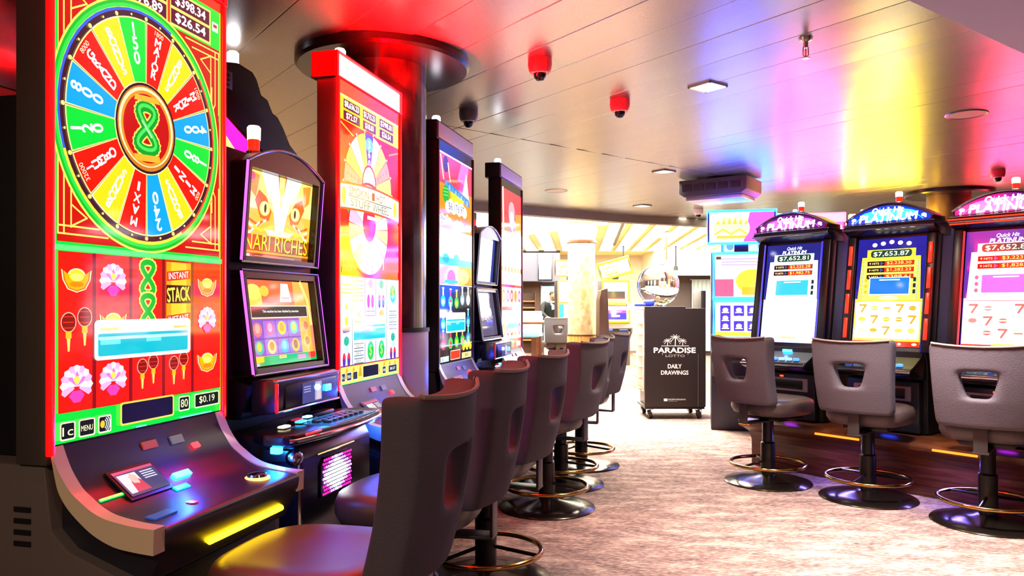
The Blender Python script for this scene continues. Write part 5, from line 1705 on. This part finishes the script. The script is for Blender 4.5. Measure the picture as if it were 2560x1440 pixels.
tall_machine(0, 'unseen tall blue-screen machine, added behind the bell-reel machine to tint the ceiling', art_plain('#2050ff', ('#2858ff', '#50a8ff', '#2840ff'), '#ffffff'), '#2050ff', 5., '#80b0ff', 3., BLACKM, BLACKM, GREYPL, 1, place=((2.86, 9.1, 0), radians(-12)), group=GF)  # unseen machine added so the planks mirror some blue

# ------------------------------------------------------------------ far end of the lounge
# dark bulkhead and wall at the left, with a glowing blue panel, lit shelves and a bright doorway
structure(MB().use(mat('bulkhead_blue', '#4c4a5c', .4)).box(-2.5, 1.22, 19.3, 21.2, 1.88, 2.66).build('ceiling_bulkhead', smooth=0))
structure(MB().use(mat('brown_wall', '#6a4636', .5)).box(-2.5, 1.3, 20.4, 20.52, 0, 1.88).build('wall_bulkhead', smooth=0))
t = thing('wall_light', 'tall glowing blue-white panel on the dark bulkhead of the lounge', 'wall light', (.84, 19.28, 1.93))
MB().use(GUN).box(-.18, .18, -.02, .02, -.03, .66, .004).build('frame', t)
MB().use(glow('#b8e8ff', 5., .3)).box(-.155, .155, -.03, -.018, 0, .63).build('panel', t)
t = thing('shelf_unit', 'shelf unit with glowing orange shelves at the far left of the lounge', 'shelves', (.36, 20.1, 0))
MB().use(WOODD).box(-.27, -.24, -.1, .25, 0, 1.6).box(.24, .27, -.1, .25, 0, 1.6).box(-.24, .24, .22, .25, 0, 1.6).build('case', t)
for k in range(7):
    o = MB().use(mat('shelf_wood', '#b06a28', .4)).box(-.24, .24, -.1, .22, .35 + k * .17, .37 + k * .17).build('shelf', t)
    MB().use(glow('#ff9830', 2.2, .4)).box(-.235, .235, -.09, -.075, .352 + k * .17 - .012, .352 + k * .17 - .003).build('shelf_light', o)
structure(MB().use(glow('#a8dcf4', 1.6, .3)).box(.80, 1.16, 20.36, 20.4, .3, 1.78).use(WHITEPL).box(.77, .80, 20.35, 20.4, .3, 1.8).box(1.16, 1.19, 20.35, 20.4, .3, 1.8).build('window_1', smooth=0))
# dark wall with curtained windows at the right, below a pale soffit with small spots
structure(MB().use(mat('right_soffit', '#f4e8d4', .5)).box(3.6, 9.2, 18.2, 21.2, 2.02, 2.66).build('ceiling_soffit_far', smooth=0))
structure(MB().use(mat('umber_wall', '#4a3c3a', .5)).box(3.6, 9.2, 19.2, 19.32, 0, 2.02).build('wall_far_right', smooth=0))
structure(MB().use(WHITEPL).box(3.6, 9.2, 18.16, 18.2, 1.98, 2.06).build('trim_4', smooth=0))
for n_, x in enumerate((4.58, 5.9, 7.3)):
    structure(MB().use(glow('#c8ecfa', .9, .3)).box(x, x + .6, 19.17, 19.2, .2, 1.86).build('window_%d' % (n_ + 2), smooth=0))
    t = thing('curtain', ('pale blue sheer curtain over the dark lounge wall behind the cart', 'pale blue sheer curtain behind the bell-reel machine', 'pale blue sheer curtain at the far right of the lounge wall')[n_], 'curtain', (x + .3, 19.1, 0))
    cu = MB().use(mat('sheer_blue', '#d4ecf4', .8))
    A = [(x_, .03 * sin(x_ * 60)) for x_ in [-.36 + .72 * k / 48 for k in range(49)]]
    cu.prism(A + [(p[0], p[1] + .006) for p in A[::-1]], 'Z', .12, 1.90)
    cu.build('fabric', t)
    MB().use(CHROME).tube([(-.4, .0, 1.91), (.4, .0, 1.91)], .012, 8).build('rod', t)
for x, lab in ((2.55, 'left'), (3.75, 'middle'), (5.2, 'right')):
    t = thing('spotlight', lab + ' of three small black spotlights under the lounge ceiling, above the cart', 'spotlight', (x, 17.4, 2.624), 0, 'lounge spotlights')
    MB().use(BLACKM).lathe([(0, 0), (.02, 0), (.02, -.45), (.05, -.46), (.06, -.56), (0, -.56)], seg=14).build('body', t)
    MB().use(glow('#fff0c8', 4., .3)).lathe([(0, -.562), (.05, -.562), (.05, -.566), (0, -.566)], seg=14).build('lens', t)
t = thing('hanging_lamp', 'slim dark hanging lamp with glass beads above the cart in the lounge', 'lamp', (2.80, 14.0, 2.624))
MB().use(mat('umber', '#5a3a28', .5)).box(.03, .06, -.02, .02, -.52, -.12).build('bar', t)
MB().use(CHROME).box(-.08, .08, -.03, .03, -.12, -.0).build('mount', t)
for k in range(6):
    MB().use(GLASS).sphere((-.02, 0, -.16 - .06 * k), .022, 10).build('bead', t)
# gaming table with white chairs, blue stools and a dealer
t = thing('table', 'tall wooden gaming table at the left of the lounge', 'table', (.42, 14.9, 0))
MB().use(WOODD).box(-.55, .30, -.4, .5, .90, .95, .01).build('tabletop', t)
for x, y in ((-.5, -.35), (.25, -.35), (-.5, .45), (.25, .45)):
    MB().use(WHITEP).box(x - .03, x + .03, y - .03, y + .03, 0, .90).build('leg', t)
STL = mat('blue_seat', '#7cc8ec', .4)


def blue_stool(x, y, lab):
    t = thing('bar_stool', lab, 'stool', (x, y, 0), 0, 'blue-seated stools at the gaming table')
    MB().use(STL).box(-.26, .26, -.2, .2, .70, .82, .03, 3).build('seat', t)
    for sx in (-1, 1):
        for sy in (-1, 1):
            MB().use(WOODD).box(sx * .22 - .025, sx * .22 + .025, sy * .16 - .025, sy * .16 + .025, 0, .70).build('leg', t)
        MB().use(WOODD).box(sx * .22 - .012, sx * .22 + .012, -.14, .14, .25, .28).build('stretcher', t)
    return t


blue_stool(.22, 13.4, 'blue-seated wooden stool nearest in the lounge, at the tall gaming table')
blue_stool(-.45, 13.55, 'blue-seated wooden stool hidden behind the farthest tall slot machine')
dup(c1, (.80, 14.02, 0), radians(6), 'grey stool with windowed back in the lounge, left of the pale pillar')


def white_chair(x, y, rz, lab):
    t = thing('armchair', lab, 'chair', (x, y, 0), rz, 'white chairs round the gaming table')
    MB().use(WHITEP).box(-.24, .24, -.24, .24, .62, .70, .02, 3).build('seat', t)
    MB().use(WHITEP).box(-.24, .24, -.28, -.22, .70, 1.14, .025, 3).build('backrest', t)
    for sx in (-1, 1):
        for sy in (-1, 1):
            MB().use(WOODD).box(sx * .2 - .02, sx * .2 + .02, sy * .2 - .02, sy * .2 + .02, 0, .62).build('leg', t)
    return t


white_chair(.40, 15.95, radians(180), 'white padded chair at the tall gaming table, left one')
white_chair(1.00, 15.05, radians(100), 'white padded chair at the right end of the tall gaming table')


def person(x, y, rz):
    """dealer in a dark suit bending forward over a table"""
    t = thing('person', 'person in a dark suit and glasses bending forward over a table in the lounge', 'person', (x, y, 0), rz)
    J = [((0, 0, .93), .15), ((0, -.05, 1.08), .145), ((0, -.16, 1.24), .17), ((0, -.25, 1.34), .10), ((0, -.285, 1.39), .055),      # pelvis, waist, chest, neck base, neck
         ((.19, -.20, 1.30), .075), ((.25, -.30, 1.10), .052), ((.17, -.48, .99), .038), ((.13, -.55, .97), .03),
         ((-.19, -.20, 1.30), .075), ((-.26, -.30, 1.10), .052), ((-.18, -.48, .99), .038), ((-.13, -.55, .97), .03),
         ((.10, .0, .86), .10), ((.11, .02, .48), .07), ((.11, .03, .09), .05), ((.11, -.12, .05), .04),
         ((-.10, .0, .86), .10), ((-.11, .02, .48), .07), ((-.11, .03, .09), .05), ((-.11, -.12, .05), .04)]
    E_ = [(0, 1), (1, 2), (2, 3), (3, 4), (2, 5), (5, 6), (6, 7), (7, 8), (2, 9), (9, 10), (10, 11), (11, 12), (0, 13), (13, 14), (14, 15), (15, 16), (0, 17), (17, 18), (18, 19), (19, 20)]
    for s_ in (1, -1):                     # five fingers on each hand
        h = 8 if s_ > 0 else 12
        for k in range(5):
            dx = (-.028 + .014 * k) if k < 4 else -.045 * 1
            ln = (.05, .06, .058, .048, .03)[k]
            b0 = J[h][0]
            J.append(((b0[0] + s_ * dx, b0[1] - .03 if k < 4 else b0[1] - .005, b0[2] - .004), .0095)); E_.append((h, len(J) - 1))
            J.append(((b0[0] + s_ * dx * 1.2, b0[1] - .03 - ln, b0[2] - .02), .008)); E_.append((len(J) - 2, len(J) - 1))
    me = bpy.data.meshes.new('body')
    me.from_pydata([j[0] for j in J], E_, [])
    o = bpy.data.objects.new('body', me); COL.objects.link(o)
    m_ = o.modifiers.new('skin', 'SKIN'); m_.use_smooth_shade = True
    for v, (p, r) in zip(me.skin_vertices[0].data, J):
        v.radius = (r, r * .8)
    me.skin_vertices[0].data[0].use_root = True
    o.modifiers.new('sub', 'SUBSURF').levels = 1
    ev = bpy.data.meshes.new_from_object(o.evaluated_get(bpy.context.evaluated_depsgraph_get()))
    bpy.data.objects.remove(o); bpy.data.meshes.remove(me)
    b = MB(); b.bm.from_mesh(ev); bpy.data.meshes.remove(ev)
    suit, skin, shirt, shoe = mat('dark_suit', '#191a22', .8), mat('skin', '#b98468', .5), mat('white_shirt', '#e8e8ec', .7), mat('shoe', '#0d0c0c', .3)
    # head joined into the same body mesh
    hm = Matrix.Translation((0, -.335, 1.475)) @ Matrix.Rotation(radians(28), 4, 'X')
    b.use(skin); b.use(suit); b.use(shirt); b.use(shoe)
    b.mi = 0
    b.lathe([(0, -.115), (.035, -.11), (.055, -.085), (.068, -.045), (.076, .0), (.078, .04), (.07, .08), (.045, .108), (0, .118)], seg=20, mtx=hm @ Matrix.Diagonal((1, 1.2, 1, 1)))
    b.prism([(-.012, -.02), (.012, -.02), (.006, .03), (-.006, .03)], 'Y', -.112, -.08, .003, 2, hm)                 # nose
    for s_ in (-1, 1):
        b.sphere(hm @ Vector((s_ * .077, .005, .0)), .017, 8, (.5, 1, 1.4))                                           # ears
        b.mi = 3; b.sphere(hm @ Vector((s_ * .03, -.086, .012)), .006, 8); b.mi = 0
    b.mi = 3; b.box(-.022, .022, -.090, -.078, -.052, -.046, 0, 2, hm); b.mi = 0
    for f_ in b.bm.faces:
        c_ = f_.calc_center_median()
        if c_.y < -.2 and c_.z > 1.36: continue
        if c_.z < .08: f_.material_index = 3
        elif c_.z < 1.01 and c_.y < -.50: f_.material_index = 0
        elif abs(c_.x) < .035 and c_.y < -.2 and c_.z > 1.18: f_.material_index = 2
        else: f_.material_index = 1
    b.build('body', t, smooth=80)
    h = MB().use(mat('hair', '#1a1412', .7)).lathe([(.080, .012), (.083, .05), (.075, .088), (.05, .116), (0, .127)], seg=20, mtx=hm @ Matrix.Translation((0, .014, 0)) @ Matrix.Diagonal((1, 1.18, 1, 1)))
    h.build('hair', t, smooth=80)
    g_ = MB().use(BLACKM)
    for s_ in (-1, 1):
        g_.tube([hm @ Vector((s_ * .033 + .022 * cos(q * pi / 6), -.098, .012 + .017 * sin(q * pi / 6))) for q in range(12)], .003, 6, True)
    g_.tube([hm @ Vector((-.012, -.098, .014)), hm @ Vector((.012, -.098, .014))], .003, 6)
    g_.build('glasses', t)
    return t


person(.87, 17.75, radians(12))
t = thing('table', 'low green-topped card table in front of the bending person', 'table', (.80, 17.1, 0), radians(12))
MB().use(mat('felt', '#2c8a58', .9)).box(-.36, .36, -.25, .25, .86, .93, .02).build('tabletop', t)
for x in (-.28, .28):
    MB().use(WOODD).box(x - .05, x + .05, -.2, .2, 0, .87).build('leg', t)
